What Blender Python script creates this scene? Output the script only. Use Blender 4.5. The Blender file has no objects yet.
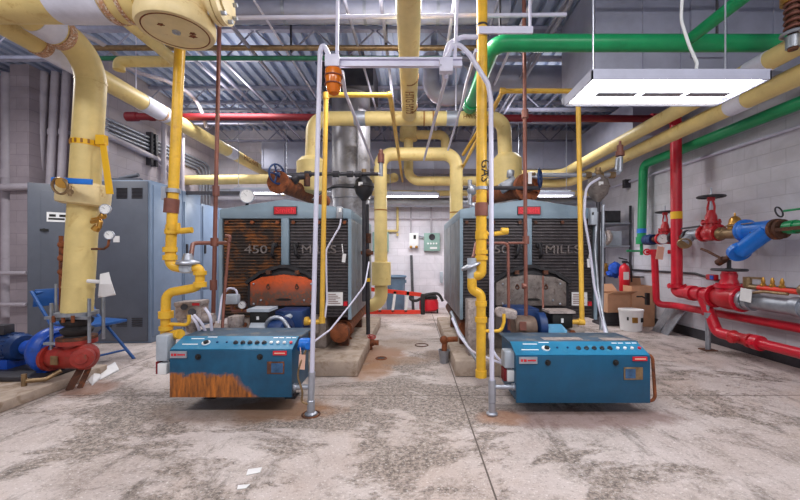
import bpy, bmesh, math, random
from mathutils import Vector, Matrix
random.seed(7)
SC = bpy.context.scene
COL = SC.collection
PI = math.pi
F, CX, CY, H = 370.0, 412.0, 256.0, 1.4      # focal length in pixels, principal point, eye height (800x500 frame)

def W(px, py, Y):
    return Vector(((px - CX) * Y / F, Y, H - (py - CY) * Y / F))
def XX(px, Y): return (px - CX) * Y / F
def ZZ(py, Y): return H - (py - CY) * Y / F

# ------------------------------------------------------------------ materials
def lin(c):
    r = []
    for v in c[:3]:
        v /= 255.0
        r.append(v / 12.92 if v <= .04045 else ((v + .055) / 1.055) ** 2.4)
    return (*r, 1.0)

class NT:
    def __init__(s, name):
        s.m = bpy.data.materials.new(name); s.m.use_nodes = True
        s.t = s.m.node_tree; s.b = s.t.nodes['Principled BSDF']
        s.co = s.t.nodes.new('ShaderNodeTexCoord')
        s._geo = None
    def n(s, kind, **kw):
        x = s.t.nodes.new(kind)
        for k, v in kw.items(): setattr(x, k, v)
        return x
    def l(s, a, b): s.t.links.new(a, b)
    def noise(s, scale, detail=4, rough=.6, vec=None, dist=0):
        x = s.n('ShaderNodeTexNoise'); x.inputs['Scale'].default_value = scale
        x.inputs['Detail'].default_value = detail; x.inputs['Roughness'].default_value = rough
        x.inputs['Distortion'].default_value = dist
        s.l(vec if vec is not None else s.co.outputs['Object'], x.inputs['Vector'])
        return x.outputs['Fac']
    def ramp(s, fac, p0, p1, c0=(0, 0, 0, 1), c1=(1, 1, 1, 1)):
        x = s.n('ShaderNodeValToRGB'); e = x.color_ramp.elements
        e[0].position = p0; e[1].position = p1; e[0].color = c0; e[1].color = c1
        s.l(fac, x.inputs['Fac']); return x.outputs['Color']
    def mix(s, fac, a, b, mode='MIX'):
        x = s.n('ShaderNodeMix', data_type='RGBA', blend_type=mode)
        for sock, v in ((x.inputs[0], fac), (x.inputs[6], a), (x.inputs[7], b)):
            if hasattr(v, 'is_linked'): s.l(v, sock)
            else: sock.default_value = v
        return x.outputs[2]
    def math(s, op, a, b=0.0):
        x = s.n('ShaderNodeMath', operation=op)
        for sock, v in ((x.inputs[0], a), (x.inputs[1], b)):
            if hasattr(v, 'is_linked'): s.l(v, sock)
            else: sock.default_value = v
        return x.outputs[0]
    def bump(s, fac, strength=.3, dist=.01):
        x = s.n('ShaderNodeBump'); x.inputs['Strength'].default_value = strength
        x.inputs['Distance'].default_value = dist
        s.l(fac, x.inputs['Height']); s.l(x.outputs[0], s.b.inputs['Normal'])

def mat(name, col, rough=.5, metal=0.0, var=.18, scale=5.0, wear=None, amount=.4, wscale=9.0, bump=0.0, emit=0.0):
    k = NT(name); base = lin(col)
    k.b.inputs['Roughness'].default_value = rough; k.b.inputs['Metallic'].default_value = metal
    dark = tuple(c * (1 - var * 1.6) for c in base[:3]) + (1,)
    lite = tuple(min(1, c * (1 + var)) for c in base[:3]) + (1,)
    c = k.ramp(k.noise(scale, 6, .65), .3, .72, dark, lite)
    if wear is not None:
        mask = k.ramp(k.noise(wscale, 8, .7, dist=.4), 1 - amount - .06, 1 - amount + .08)
        c = k.mix(mask, c, lin(wear))
    k.l(c, k.b.inputs['Base Color'])
    if bump: k.bump(k.noise(60, 3), bump)
    if emit:
        k.b.inputs['Emission Color'].default_value = base; k.b.inputs['Emission Strength'].default_value = emit
    return k.m

M_ = {}
def defmats():
    d = M_
    d['lag'] = mat('pale_yellow_lagging', (224, 200, 134), .5, var=.10, scale=3, wear=(196, 160, 92), amount=.36, wscale=5)
    d['lag_cream'] = mat('cream_paint', (232, 210, 158), .45, var=.08, scale=6, wear=(170, 112, 52), amount=.33, wscale=6)
    d['wrap'] = mat('white_pipe_wrap', (216, 216, 232), .5, var=.10, scale=6)
    d['tape'] = mat('brown_mottled_tape', (190, 140, 105), .6, var=.35, scale=40, wear=(225, 215, 200), amount=.45, wscale=50)
    d['gas'] = mat('yellow_gas_paint', (230, 180, 52), .38, var=.12, scale=7, wear=(200, 148, 52), amount=.38)
    d['thin_yellow'] = mat('thin_yellow_paint', (228, 180, 70), .4, var=.12, scale=9)
    d['mark_brown'] = mat('brown_ink', (150, 100, 35), .6, var=.1)
    d['mark_yellow'] = mat('yellow_marker_band', (245, 190, 30), .5, var=.05)
    d['black'] = mat('black_plastic', (26, 26, 30), .45, var=.1)
    d['ink'] = mat('black_ink', (20, 18, 18), .6, var=.05)
    d['red'] = mat('red_pipe_paint', (204, 28, 50), .33, var=.13, scale=6, wear=(165, 12, 32), amount=.36, wscale=4)
    d['dark_red'] = mat('dark_red_pipe_paint', (116, 6, 24), .62, var=.14, scale=5)
    d['cast_red'] = mat('red_cast_iron_paint', (186, 32, 42), .4, var=.16, scale=14, wear=(110, 40, 35), amount=.33, wscale=16)
    d['pump_red'] = mat('orange_red_cast_paint', (160, 48, 40), .5, var=.2, scale=12, wear=(110, 70, 55), amount=.38, wscale=14)
    d['green'] = mat('green_pipe_paint', (22, 152, 92), .35, var=.12, scale=5)
    d['dull_green'] = mat('dull_green_pipe_paint', (40, 112, 84), .5, var=.12)
    d['blue_valve'] = mat('bright_blue_paint', (30, 116, 214), .35, var=.12, scale=8)
    d['pump_blue'] = mat('royal_blue_paint', (22, 76, 178), .38, var=.18, scale=8, wear=(20, 50, 110), amount=.36)
    d['chair_blue'] = mat('blue_chair_paint', (34, 84, 150), .4, var=.12, scale=8)
    d['burner_blue'] = mat('teal_blue_enamel', (8, 78, 112), .42, var=.12, scale=5, wear=(14, 72, 112), amount=.38, wscale=8)
    d['burner_panel'] = mat('light_teal_enamel', (38, 122, 162), .42, var=.10, scale=7, wear=(96, 158, 178), amount=.35, wscale=12)
    d['burner_top'] = mat('dusty_slate_top', (72, 92, 112), .6, var=.2, scale=8, wear=(120, 118, 116), amount=.42, wscale=6)
    d['motor_blue'] = mat('dark_blue_motor', (18, 52, 104), .5, var=.25, scale=10)
    d['jacket'] = mat('blue_grey_jacket', (132, 152, 168), .45, var=.08, scale=4, wear=(104, 128, 148), amount=.36, wscale=3)
    d['jacket_side'] = mat('worn_galvanised_side', (132, 138, 146), .45, .3, var=.22, scale=3, wear=(120, 106, 92), amount=.38, wscale=4)
    d['cast'] = mat('black_casting', (88, 81, 84), .5, .1, var=.3, scale=14, wear=(134, 118, 110), amount=.36, wscale=22)
    d['cast_rust'] = mat('rusted_casting', (66, 54, 50), .6, .05, var=.3, scale=14, wear=(164, 100, 44), amount=.46, wscale=4.5)
    d['letter_iron'] = mat('raised_letter_iron', (124, 114, 112), .5, .1, var=.25, scale=14)
    d['grey_door'] = mat('sooty_grey_iron', (128, 118, 114), .65, .1, var=.25, scale=16, wear=(84, 70, 66), amount=.42, wscale=14)
    d['hood'] = mat('dark_hood_iron', (46, 44, 48), .55, .1, var=.25, scale=10)
    d['rust'] = mat('rusted_iron', (142, 78, 44), .75, .1, var=.3, scale=9, wear=(84, 46, 32), amount=.44, wscale=10, bump=.2)
    d['dark_rust'] = mat('dark_rusty_iron', (92, 58, 44), .75, .1, var=.3, scale=9, wear=(150, 84, 46), amount=.40, wscale=12, bump=.2)
    d['copper'] = mat('weathered_copper', (136, 86, 74), .45, .25, var=.18, scale=5, wear=(120, 78, 74), amount=.42, wscale=6)
    d['brass'] = mat('brass', (196, 146, 70), .32, .7, var=.15)
    d['bronze'] = mat('bronze', (150, 124, 92), .4, .6, var=.25, scale=14)
    d['steel'] = mat('zinc_steel', (176, 180, 192), .35, .6, var=.12, scale=8)
    d['galv'] = mat('galvanised_steel', (158, 162, 172), .4, .55, var=.16, scale=12)
    d['flue'] = mat('flue_steel', (142, 140, 146), .42, .55, var=.22, scale=2.5, wear=(96, 92, 92), amount=.4, wscale=3)
    d['dark_steel'] = mat('dark_steel', (66, 64, 70), .5, .4, var=.2, scale=10)
    d['conduit'] = mat('white_conduit_paint', (214, 212, 232), .4, var=.06)
    d['wallpaint_pipe'] = mat('wall_painted_conduit', (186, 178, 188), .5, var=.08, wear=(160, 150, 158), amount=.33)
    d['cab_dark'] = mat('dark_grey_cabinet', (90, 95, 108), .45, var=.08, scale=3)
    d['cab_lite'] = mat('light_grey_cabinet', (122, 140, 166), .42, var=.07, scale=3)
    d['duct'] = mat('lilac_grey_duct', (164, 166, 186), .5, .1, var=.1, scale=3)
    d['joist'] = mat('lilac_grey_joist', (150, 150, 170), .5, .1, var=.15, scale=6)
    d['deck'] = mat('pale_blue_deck', (168, 180, 206), .5, .1, var=.12, scale=2)
    d['rubber'] = mat('black_rubber', (44, 40, 42), .7, var=.25, scale=14)
    d['motor_brown'] = mat('grimy_brown_motor_paint', (116, 96, 84), .55, .1, var=.25, scale=14)
    d['white'] = mat('white_enamel', (240, 240, 242), .4, var=.03)
    d['grey_box'] = mat('pale_grey_box', (176, 184, 196), .45, var=.1, scale=9)
    d['cream_act'] = mat('grimy_cream_casting', (176, 162, 158), .55, .1, var=.25, scale=18, wear=(120, 106, 104), amount=.42, wscale=22)
    d['glass'] = mat('dark_glass', (54, 92, 132), .12, var=.3, scale=16)
    d['paper'] = mat('white_paper', (232, 230, 232), .7, var=.06)
    d['pink_paper'] = mat('pink_tag', (226, 180, 160), .7, var=.06)
    d['redplate'] = mat('red_plate', (206, 26, 44), .4, var=.06)
    d['redtext'] = mat('bright_red_letter', (240, 52, 66), .4, var=.03)
    d['orange'] = mat('orange_red_plastic', (232, 62, 44), .4, var=.08)
    d['hoop'] = mat('refractory_base', (160, 148, 142), .8, var=.14, scale=7, wear=(130, 116, 108), amount=.42, wscale=9)
    d['cardboard'] = mat('cardboard', (196, 150, 118), .8, var=.07, scale=8)
    d['bin'] = mat('slate_blue_plastic', (98, 122, 146), .5, var=.1, scale=6)
    d['ebox'] = mat('sage_green_box', (140, 172, 164), .45, var=.06, scale=6)
    d['cloth'] = mat('blue_cloth', (32, 84, 190), .8, var=.2, scale=20)
    d['wood'] = mat('timber', (150, 118, 92), .7, var=.2, scale=8)
    d['pad'] = mat('concrete_pad', (180, 162, 148), .85, var=.14, scale=6, wear=(140, 118, 98), amount=.44, wscale=5, bump=.15)
    # rust door: orange upper part with sooty grey lower part
    k = NT('orange_rust_door'); k.b.inputs['Roughness'].default_value = .6
    sep = k.n('ShaderNodeSeparateXYZ'); k.l(k.co.outputs['Generated'], sep.inputs[0])
    f = k.math('ADD', sep.outputs['Z'], k.math('MULTIPLY', k.math('SUBTRACT', k.noise(7, 6), .5), .55))
    c = k.ramp(f, .40, .78, lin((106, 78, 66)), lin((206, 80, 22)))
    c = k.mix(k.ramp(k.noise(30, 6), .5, .7), c, lin((170, 74, 30)))
    k.l(c, k.b.inputs['Base Color']); d['rust_door'] = k.m
    # cabinet front of the left burner: teal with a rusted patch low on the left
    k = NT('teal_enamel_with_rust_patch'); k.b.inputs['Roughness'].default_value = .45
    sep = k.n('ShaderNodeSeparateXYZ'); k.l(k.co.outputs['Generated'], sep.inputs[0])
    nz = k.math('MULTIPLY', k.math('SUBTRACT', k.noise(9, 7, .7), .5), .5)
    z = k.math('ADD', sep.outputs['Z'], nz)
    xe = k.math('ADD', sep.outputs['X'], k.math('MULTIPLY', sep.outputs['Z'], .35))
    xe = k.math('ADD', xe, k.math('MULTIPLY', nz, .35))
    m1 = k.ramp(z, .44, .53, (1, 1, 1, 1), (0, 0, 0, 1)); m2 = k.ramp(xe, .66, .73, (1, 1, 1, 1), (0, 0, 0, 1))
    msk = k.mix(1.0, m1, m2, 'MULTIPLY')
    mp = k.n('ShaderNodeMapping'); mp.inputs['Scale'].default_value = (38, 38, 6); k.l(k.co.outputs['Object'], mp.inputs[0])
    rc = k.ramp(k.noise(1.0, 8, .7, vec=mp.outputs[0]), .3, .68, lin((78, 48, 32)), lin((204, 120, 46)))
    bc = k.ramp(k.noise(5, 6), .3, .7, lin((8, 64, 94)), lin((14, 86, 122)))
    k.l(k.mix(msk, bc, rc), k.b.inputs['Base Color']); d['burner_rust'] = k.m
    # emissive lamp parts
    k = NT('glowing_tube'); k.b.inputs['Base Color'].default_value = (1, 1, 1, 1)
    k.b.inputs['Emission Color'].default_value = (.97, .98, 1, 1); k.b.inputs['Emission Strength'].default_value = 7; d['tube'] = k.m
    k = NT('amber_lens'); k.b.inputs['Base Color'].default_value = lin((226, 120, 20)); k.b.inputs['Roughness'].default_value = .18
    k.b.inputs['Transmission Weight'].default_value = .25; d['amber'] = k.m
    # block walls
    def block(name, c1, c2, mort, swap):
        k = NT(name); k.b.inputs['Roughness'].default_value = .7
        sep = k.n('ShaderNodeSeparateXYZ'); k.l(k.co.outputs['Object'], sep.inputs[0])
        cb = k.n('ShaderNodeCombineXYZ'); k.l(sep.outputs['Y' if swap else 'X'], cb.inputs[0]); k.l(sep.outputs['Z'], cb.inputs[1])
        br = k.n('ShaderNodeTexBrick'); k.l(cb.outputs[0], br.inputs['Vector'])
        br.inputs['Scale'].default_value = 1; br.inputs['Brick Width'].default_value = .4; br.inputs['Row Height'].default_value = .2
        br.inputs['Mortar Size'].default_value = .006; br.inputs['Mortar Smooth'].default_value = .5
        br.inputs['Color1'].default_value = lin(c1); br.inputs['Color2'].default_value = lin(c2); br.inputs['Mortar'].default_value = lin(mort)
        c = k.mix(k.ramp(k.noise(1.3, 6, .7, dist=1.0), .35, .75), br.outputs['Color'], lin(tuple(int(v * .86) for v in c1)))
        k.l(c, k.b.inputs['Base Color'])
        k.bump(k.math('MULTIPLY', br.outputs['Fac'], -1), .4, .008); return k.m
    d['wall_white'] = block('white_block_wall', (236, 230, 240), (228, 224, 234), (204, 198, 208), False)
    d['wall_right'] = block('grey_white_block_wall', (214, 212, 222), (206, 204, 214), (188, 186, 196), True)
    d['wall_left'] = block('mauve_grey_block_wall', (192, 182, 188), (184, 174, 182), (160, 150, 158), True)
    d['wall_return'] = block('mauve_block_return_wall', (172, 160, 168), (164, 152, 160), (142, 132, 140), False)
    # floor
    k = NT('worn_concrete_floor'); k.b.inputs['Roughness'].default_value = .62
    P = k.co.outputs['Object']
    sep = k.n('ShaderNodeSeparateXYZ'); k.l(P, sep.inputs[0])
    X, Y = sep.outputs['X'], sep.outputs['Y']
    c = k.ramp(k.noise(.9, 8, .65), .28, .72, lin((174, 157, 151)), lin((214, 203, 201)))
    c = k.mix(k.ramp(k.noise(.55, 5, .6, dist=.5), .5, .68), c, lin((184, 160, 146)))
    mp = k.n('ShaderNodeMapping'); mp.inputs['Rotation'].default_value = (0, 0, .5); mp.inputs['Scale'].default_value = (.8, 1.25, 1); k.l(P, mp.inputs[0])
    peb = k.ramp(k.noise(26, 6, .85), .43, .57)                       # exposed aggregate
    blot = k.noise(.62, 10, .74, vec=mp.outputs[0], dist=.35)
    near = k.math('SUBTRACT', 1.0, k.math('MULTIPLY', k.math('ABSOLUTE', k.math('ADD', X, .35)), .62))
    near = k.math('MAXIMUM', k.math('SUBTRACT', near, k.math('MAXIMUM', k.math('MULTIPLY', k.math('SUBTRACT', Y, 3.1), .4), 0.0)), 0.0)
    blot = k.math('ADD', blot, k.math('SUBTRACT', k.math('MULTIPLY', near, .10), .045))
    patch = k.ramp(blot, .478, .52)
    dk = k.mix(peb, lin((62, 52, 46)), lin((168, 152, 142)))
    c = k.mix(k.math('MULTIPLY', patch, .85), c, dk)
    edge = k.ramp(k.noise(2.6, 10, .78, dist=.3), .50, .58); c = k.mix(k.math('MULTIPLY', edge, .5), c, k.mix(peb, lin((104, 90, 82)), lin((184, 170, 162))))
    mp2 = k.n('ShaderNodeMapping'); mp2.inputs['Rotation'].default_value = (0, 0, .22); mp2.inputs['Scale'].default_value = (2.6, .85, 1); k.l(P, mp2.inputs[0])
    st = k.math('MULTIPLY', k.ramp(k.noise(1.5, 9, .75, vec=mp2.outputs[0]), .53, .63), k.ramp(k.math('ABSOLUTE', X), .6, 1.0))
    c = k.mix(k.math('MULTIPLY', st, .75), c, k.mix(peb, lin((78, 70, 65)), lin((140, 128, 121))))
    pz = k.ramp(k.noise(62, 3, .7), .58, .66); c = k.mix(k.math('MULTIPLY', pz, .6), c, lin((112, 100, 94)))
    wz = k.ramp(k.noise(48, 3, .7, vec=mp.outputs[0]), .58, .66); c = k.mix(k.math('MULTIPLY', wz, .65), c, lin((232, 226, 224)))
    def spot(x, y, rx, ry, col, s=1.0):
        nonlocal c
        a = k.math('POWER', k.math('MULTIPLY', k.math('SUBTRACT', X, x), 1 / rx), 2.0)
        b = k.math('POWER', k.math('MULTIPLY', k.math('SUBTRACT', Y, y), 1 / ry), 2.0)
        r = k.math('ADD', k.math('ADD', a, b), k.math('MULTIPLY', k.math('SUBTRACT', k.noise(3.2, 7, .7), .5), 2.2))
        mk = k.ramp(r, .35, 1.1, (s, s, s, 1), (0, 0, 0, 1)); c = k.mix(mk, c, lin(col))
    spot(-.48, 5.2, .42, .7, (152, 104, 68), .8); spot(-.5, 4.5, .28, .45, (160, 116, 82), .7)
    spot(-.1, 4.95, .42, .22, (150, 116, 88), .6)
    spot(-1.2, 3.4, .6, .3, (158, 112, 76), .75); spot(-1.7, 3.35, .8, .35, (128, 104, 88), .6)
    spot(1.5, 3.2, .95, .26, (128, 98, 92), .7); spot(.78, 3.2, .25, .16, (164, 120, 92), .6)  # first spot paints the brown shadow strip under the clean burner cabinet
    spot(-3.4, 3.9, .3, .3, (140, 90, 60), .6); spot(-.2, 5.9, .5, .5, (150, 126, 106), .5)
    spot(.4, 5.2, .3, .35, (120, 92, 74), .6)
    def joint(V, v, w):
        nonlocal c
        mk = k.math('LESS_THAN', k.math('ABSOLUTE', k.math('SUBTRACT', V, v)), w); c = k.mix(mk, c, lin((88, 76, 70)))
    joint(X, .485, .006); joint(Y, 3.72, .006); joint(Y, 7.6, .008); joint(X, -3.6, .006)
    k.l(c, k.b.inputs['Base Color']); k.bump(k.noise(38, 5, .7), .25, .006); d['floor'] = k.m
defmats()

# ------------------------------------------------------------------ mesh builder
def frame(d):
    d = Vector(d).normalized()
    u = d.cross(Vector((0, 0, 1)))
    if u.length < 1e-3: u = Vector((1, 0, 0))
    u.normalize(); return u, d.cross(u).normalized(), d

class MB:
    def __init__(s): s.v = []; s.f = []
    def add(s, vs, fs):
        o = len(s.v); s.v += [Vector(v) for v in vs]; s.f += [[i + o for i in f] for f in fs]; return s
    def box(s, x0, x1, y0, y1, z0, z1):
        return s.add([(x, y, z) for x in (x0, x1) for y in (y0, y1) for z in (z0, z1)],
                     [(0, 1, 3, 2), (4, 6, 7, 5), (0, 4, 5, 1), (2, 3, 7, 6), (0, 2, 6, 4), (1, 5, 7, 3)])
    def obox(s, c, size, R):
        h = [v / 2 for v in size]; c = Vector(c)
        return s.add([c + R @ Vector((a * h[0], b * h[1], e * h[2])) for a in (-1, 1) for b in (-1, 1) for e in (-1, 1)],
                     [(0, 1, 3, 2), (4, 6, 7, 5), (0, 4, 5, 1), (2, 3, 7, 6), (0, 2, 6, 4), (1, 5, 7, 3)])
    def bar(s, a, b, w, h=None):
        a, b = Vector(a), Vector(b); u, v, d = frame(b - a)
        return s.obox((a + b) / 2, (w, h or w, (b - a).length), Matrix((u, v, d)).transposed())
    def rings(s, rs, closed_caps=True):
        n = len(rs[0]); vs = [p for r in rs for p in r]; fs = []
        for i in range(len(rs) - 1):
            for j in range(n):
                fs.append((i * n + j, i * n + (j + 1) % n, (i + 1) * n + (j + 1) % n, (i + 1) * n + j))
        if closed_caps:
            fs.append(tuple(reversed(range(n)))); fs.append(tuple((len(rs) - 1) * n + j for j in range(n)))
        return s.add(vs, fs)
    def lathe(s, p, axis, prof, n=20):
        u, v, d = frame(axis); p = Vector(p)
        rs = [[p + d * h + (u * math.cos(2 * PI * j / n) + v * math.sin(2 * PI * j / n)) * max(r, .0006) for j in range(n)] for r, h in prof]
        return s.rings(rs)
    def cyl(s, a, b, r, r1=None, n=16):
        a, b = Vector(a), Vector(b)
        return s.lathe(a, b - a, [(r, 0), (r if r1 is None else r1, (b - a).length)], n)
    def tube(s, pts, r, bend=0.0, n=14, seg=6):
        pts = [Vector(p) for p in pts]; out = [pts[0]]
        for i in range(1, len(pts) - 1):
            a, b, c = pts[i - 1], pts[i], pts[i + 1]
            d0, d1 = (a - b), (c - b); ang = d0.angle(d1)
            if bend <= 0 or ang > 3.1: out.append(b); continue
            t = min(bend / math.tan(ang / 2), d0.length * .48, d1.length * .48); rr = t * math.tan(ang / 2)
            p0, p1 = b + d0.normalized() * t, b + d1.normalized() * t
            cen = b + (d0.normalized() + d1.normalized()).normalized() * (rr / math.sin(ang / 2))
            e0, e1 = p0 - cen, p1 - cen; tot = e0.angle(e1)
            for k in range(seg + 1):
                q = k / seg; w = (e0 * math.sin((1 - q) * tot) + e1 * math.sin(q * tot)) / math.sin(tot) if tot > 1e-4 else e0
                out.append(cen + w)
        out.append(pts[-1])
        pts = [out[0]]
        for p in out[1:]:
            if (p - pts[-1]).length > 1e-5: pts.append(p)
        rs = []; u = None
        for i, p in enumerate(pts):
            d = (pts[min(i + 1, len(pts) - 1)] - pts[max(i - 1, 0)]).normalized()
            if u is None: u = frame(d)[0]
            u = (u - d * u.dot(d)).normalized(); v = d.cross(u)
            k = 1.0
            if 0 < i < len(pts) - 1:
                a = (pts[i] - pts[i - 1]).angle(pts[i + 1] - pts[i]); k = 1 / max(.5, math.cos(a / 2))
            rs.append([p + (u * math.cos(2 * PI * j / n) + v * math.sin(2 * PI * j / n)) * r for j in range(n)])
        return s.rings(rs)
    def sphere(s, c, r, sc=(1, 1, 1), n=18, m=10):
        c = Vector(c); rs = []
        for i in range(m + 1):
            t = PI * (i + .02 * (i == 0) - .02 * (i == m)) / m
            rs.append([c + Vector((math.sin(t) * math.cos(2 * PI * j / n) * r * sc[0], math.sin(t) * math.sin(2 * PI * j / n) * r * sc[1], math.cos(t) * r * sc[2])) for j in range(n)])
        return s.rings(rs)
    def torus(s, c, axis, R, r, n=26, m=8):
        u, v, d = frame(axis); c = Vector(c); vs = []; fs = []
        for i in range(n):
            e = u * math.cos(2 * PI * i / n) + v * math.sin(2 * PI * i / n)
            for j in range(m):
                vs.append(c + e * (R + r * math.cos(2 * PI * j / m)) + d * r * math.sin(2 * PI * j / m))
        for i in range(n):
            for j in range(m):
                fs.append((i * m + j, ((i + 1) % n) * m + j, ((i + 1) % n) * m + (j + 1) % m, i * m + (j + 1) % m))
        return s.add(vs, fs)
    def prism(s, poly, plane, a, b):
        f = {'xz': lambda p, t: (p[0], t, p[1]), 'yz': lambda p, t: (t, p[0], p[1]), 'xy': lambda p, t: (p[0], p[1], t)}[plane]
        return s.rings([[Vector(f(p, a)) for p in poly], [Vector(f(p, b)) for p in poly]])
    def bolts(s, c, axis, R, r, h, n=8, both=True):
        u, v, d = frame(axis); c = Vector(c)
        for i in range(n):
            e = c + (u * math.cos(2 * PI * (i + .5) / n) + v * math.sin(2 * PI * (i + .5) / n)) * R
            s.cyl(e - d * (h if both else 0), e + d * h, r, n=6)
        return s
    def text(s, string, size, loc, R=None, extrude=.004, align='CENTER', sx=1.0):
        cu = bpy.data.curves.new('t', 'FONT'); cu.body = string; cu.size = size; cu.extrude = extrude
        cu.align_x = align; cu.align_y = 'CENTER'; cu.resolution_u = 3
        o = bpy.data.objects.new('t', cu); COL.objects.link(o)
        dg = bpy.context.evaluated_depsgraph_get(); me = bpy.data.meshes.new_from_object(o.evaluated_get(dg))
        R = R or Matrix.Rotation(PI / 2, 3, 'X'); loc = Vector(loc)
        s.add([loc + R @ Vector((v.co.x * sx, v.co.y, v.co.z)) for v in me.vertices], [list(p.vertices) for p in me.polygons])
        bpy.data.objects.remove(o); bpy.data.meshes.remove(me); bpy.data.curves.remove(cu); return s

SQ = None      # (x, z, factor): slims pipework about its own axis
def link(name, mb, m, loc, parent=None, bevel=0.0):
    if SQ: mb.v = [Vector((SQ[0] + (v.x - SQ[0]) * SQ[2], v.y, SQ[1] + (v.z - SQ[1]) * SQ[2])) for v in mb.v]
    me = bpy.data.meshes.new(name); loc = Vector(loc)
    me.from_pydata([tuple(v - loc) for v in mb.v], [], mb.f)
    bm = bmesh.new(); bm.from_mesh(me); bmesh.ops.recalc_face_normals(bm, faces=bm.faces)
    if bevel: 
        es = [e for e in bm.edges if len(e.link_faces) == 2 and e.calc_face_angle(0) > .6]
        bmesh.ops.bevel(bm, geom=es, offset=bevel, segments=2, affect='EDGES', profile=.5)
    for f in bm.faces: f.smooth = True
    bm.to_mesh(me); bm.free(); me.set_sharp_from_angle(angle=math.radians(38))
    me.materials.append(M_[m] if isinstance(m, str) else m)
    o = bpy.data.objects.new(name, me); COL.objects.link(o)
    if parent is not None: o.parent = parent
    else: o.location = loc
    return o

def tag(o, label, cat, group=None, kind=None):
    o['label'] = label; o['category'] = cat
    if group: o['group'] = group
    if kind: o['kind'] = kind
    return o
def thing(name, loc, label, cat, group=None):
    o = bpy.data.objects.new(name, None); COL.objects.link(o); o.location = Vector(loc); o.empty_display_size = .1
    return tag(o, label, cat, group)
WHOLE = ('lettering', 'print', 'mark', 'pointer', 'rust_flake', 'guard', 'motor', 'front_casting', 'spring', 'web_bars', 'label', 'field', 'dial', 'side_panel', 'silver_sheet')
def islands(mb, gap):
    """group the connected pieces of a builder whose boxes touch"""
    n = len(mb.v); p = list(range(n))
    def find(i):
        while p[i] != i: p[i] = p[p[i]]; i = p[i]
        return i
    for f in mb.f:
        for a, b in zip(f, f[1:]):
            ra, rb = find(a), find(b)
            if ra != rb: p[ra] = rb
    g = {}
    for i in range(n): g.setdefault(find(i), []).append(i)
    cl = []
    for idx in g.values():
        lo = [min(mb.v[i][k] for i in idx) - gap for k in range(3)]; hi = [max(mb.v[i][k] for i in idx) + gap for k in range(3)]
        new = [set(idx), lo, hi]; again = True
        while again:
            again = False
            for c in cl:
                if all(c[1][k] <= new[2][k] and new[1][k] <= c[2][k] for k in range(3)):
                    new = [new[0] | c[0], [min(c[1][k], new[1][k]) for k in range(3)], [max(c[2][k], new[2][k]) for k in range(3)]]
                    cl.remove(c); again = True; break
        cl.append(new)
    out = []
    for c in sorted(cl, key=lambda c: (round(c[1][0], 2), c[1][1], c[1][2])):
        ids = sorted(c[0]); mp = {v: i for i, v in enumerate(ids)}; m = MB()
        m.v = [mb.v[i] for i in ids]; m.f = [[mp[i] for i in f] for f in mb.f if f[0] in mp]; out.append(m)
    return out
def part(root, name, mb, m, label=None, bevel=0.0, sub=None, kind=None):
    """a part of root (a sub-part when sub is given); separate pieces become parts of their own"""
    base = root.location
    if not any(w in name for w in WHOLE):
        ms = islands(mb, .03 if name == 'vent' else .001)
        if len(ms) > 1:
            os_ = [part_one(base, root, name, q, m, label, bevel, sub, kind) for q in ms]
            return os_[0]
    return part_one(base, root, name, mb, m, label, bevel, sub, kind)
def part_one(base, root, name, mb, m, label, bevel, sub, kind):
    o = link(name, mb, m, base, sub if sub is not None else root, bevel)
    if label: o['label'] = label
    if kind: o['kind'] = kind
    return o
def single(name, mb, m, label, cat, group=None, loc=None, bevel=0.0):
    if loc is None:
        xs = [v.x for v in mb.v]; ys = [v.y for v in mb.v]; zs = [v.z for v in mb.v]
        loc = ((min(xs) + max(xs)) / 2, (min(ys) + max(ys)) / 2, min(zs))
    return tag(link(name, mb, m, loc, None, bevel), label, cat, group)
def struct(name, mb, m, label=None, bevel=0.0):
    o = link(name, mb, m, (0, 0, 0), None, bevel); o['kind'] = 'structure'
    o['label'] = label or name.replace('_', ' '); o['category'] = name.split('_')[0]; return o
def copy_tree(o, dx, label=None):
    c = o.copy(); COL.objects.link(c); c.location = o.location + Vector(dx)
    if label: c['label'] = label
    for ch in list(o.children):
        d = ch.copy(); COL.objects.link(d); d.parent = c
        for g in list(ch.children):
            e = g.copy(); COL.objects.link(e); e.parent = d
    return c

# ------------------------------------------------------------------ setting
XL, XR, YB, YRET, ZC = -5.25, 4.85, 10.0, 6.95, 4.8
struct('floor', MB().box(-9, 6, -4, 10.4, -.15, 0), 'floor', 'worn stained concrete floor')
struct('wall_back', MB().box(XL - .2, XR + .2, YB, YB + .2, 0, 5.1), 'wall_white', 'white painted block wall at the far end')
struct('wall_right', MB().box(XR, XR + .2, -4, YB, 0, 5.1), 'wall_right', 'pale grey block wall behind the red sprinkler pipes')
struct('wall_left', MB().box(XL - .2, XL, 6.4, YB, 0, 5.1), 'wall_left', 'mauve grey wall behind the switchgear')
struct('wall_left_return', MB().box(-9, XL - .2, YRET, YRET + .2, 0, 5.1), 'wall_return', 'mauve block wall behind the painted risers')
struct('wall_left_side', MB().box(-9, -8.8, -4, YRET, 0, 5.1), 'wall_left', 'mauve block side wall')
struct('baseboard_right', MB().box(XR - .03, XR, -4, YB, 0, .16), 'dark_steel', 'dark grey cove base along the right wall')
dk = MB(); x = -9.0                                         # ribbed roof deck, ribs along the room
while x < 5.2:
    dk.box(x, x + .10, -4, 10.2, ZC - .01, ZC + .08); dk.box(x + .10, x + .2, -4, 10.2, ZC + .07, ZC + .1); x += .2
struct('ceiling', dk, 'deck', 'pale blue ribbed steel roof deck')
struct('trim_1', MB().box(-7.12, -6.78, 6.55, YRET, 0, 4.8), 'wall_return', 'painted block pilaster at the far left')

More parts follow.
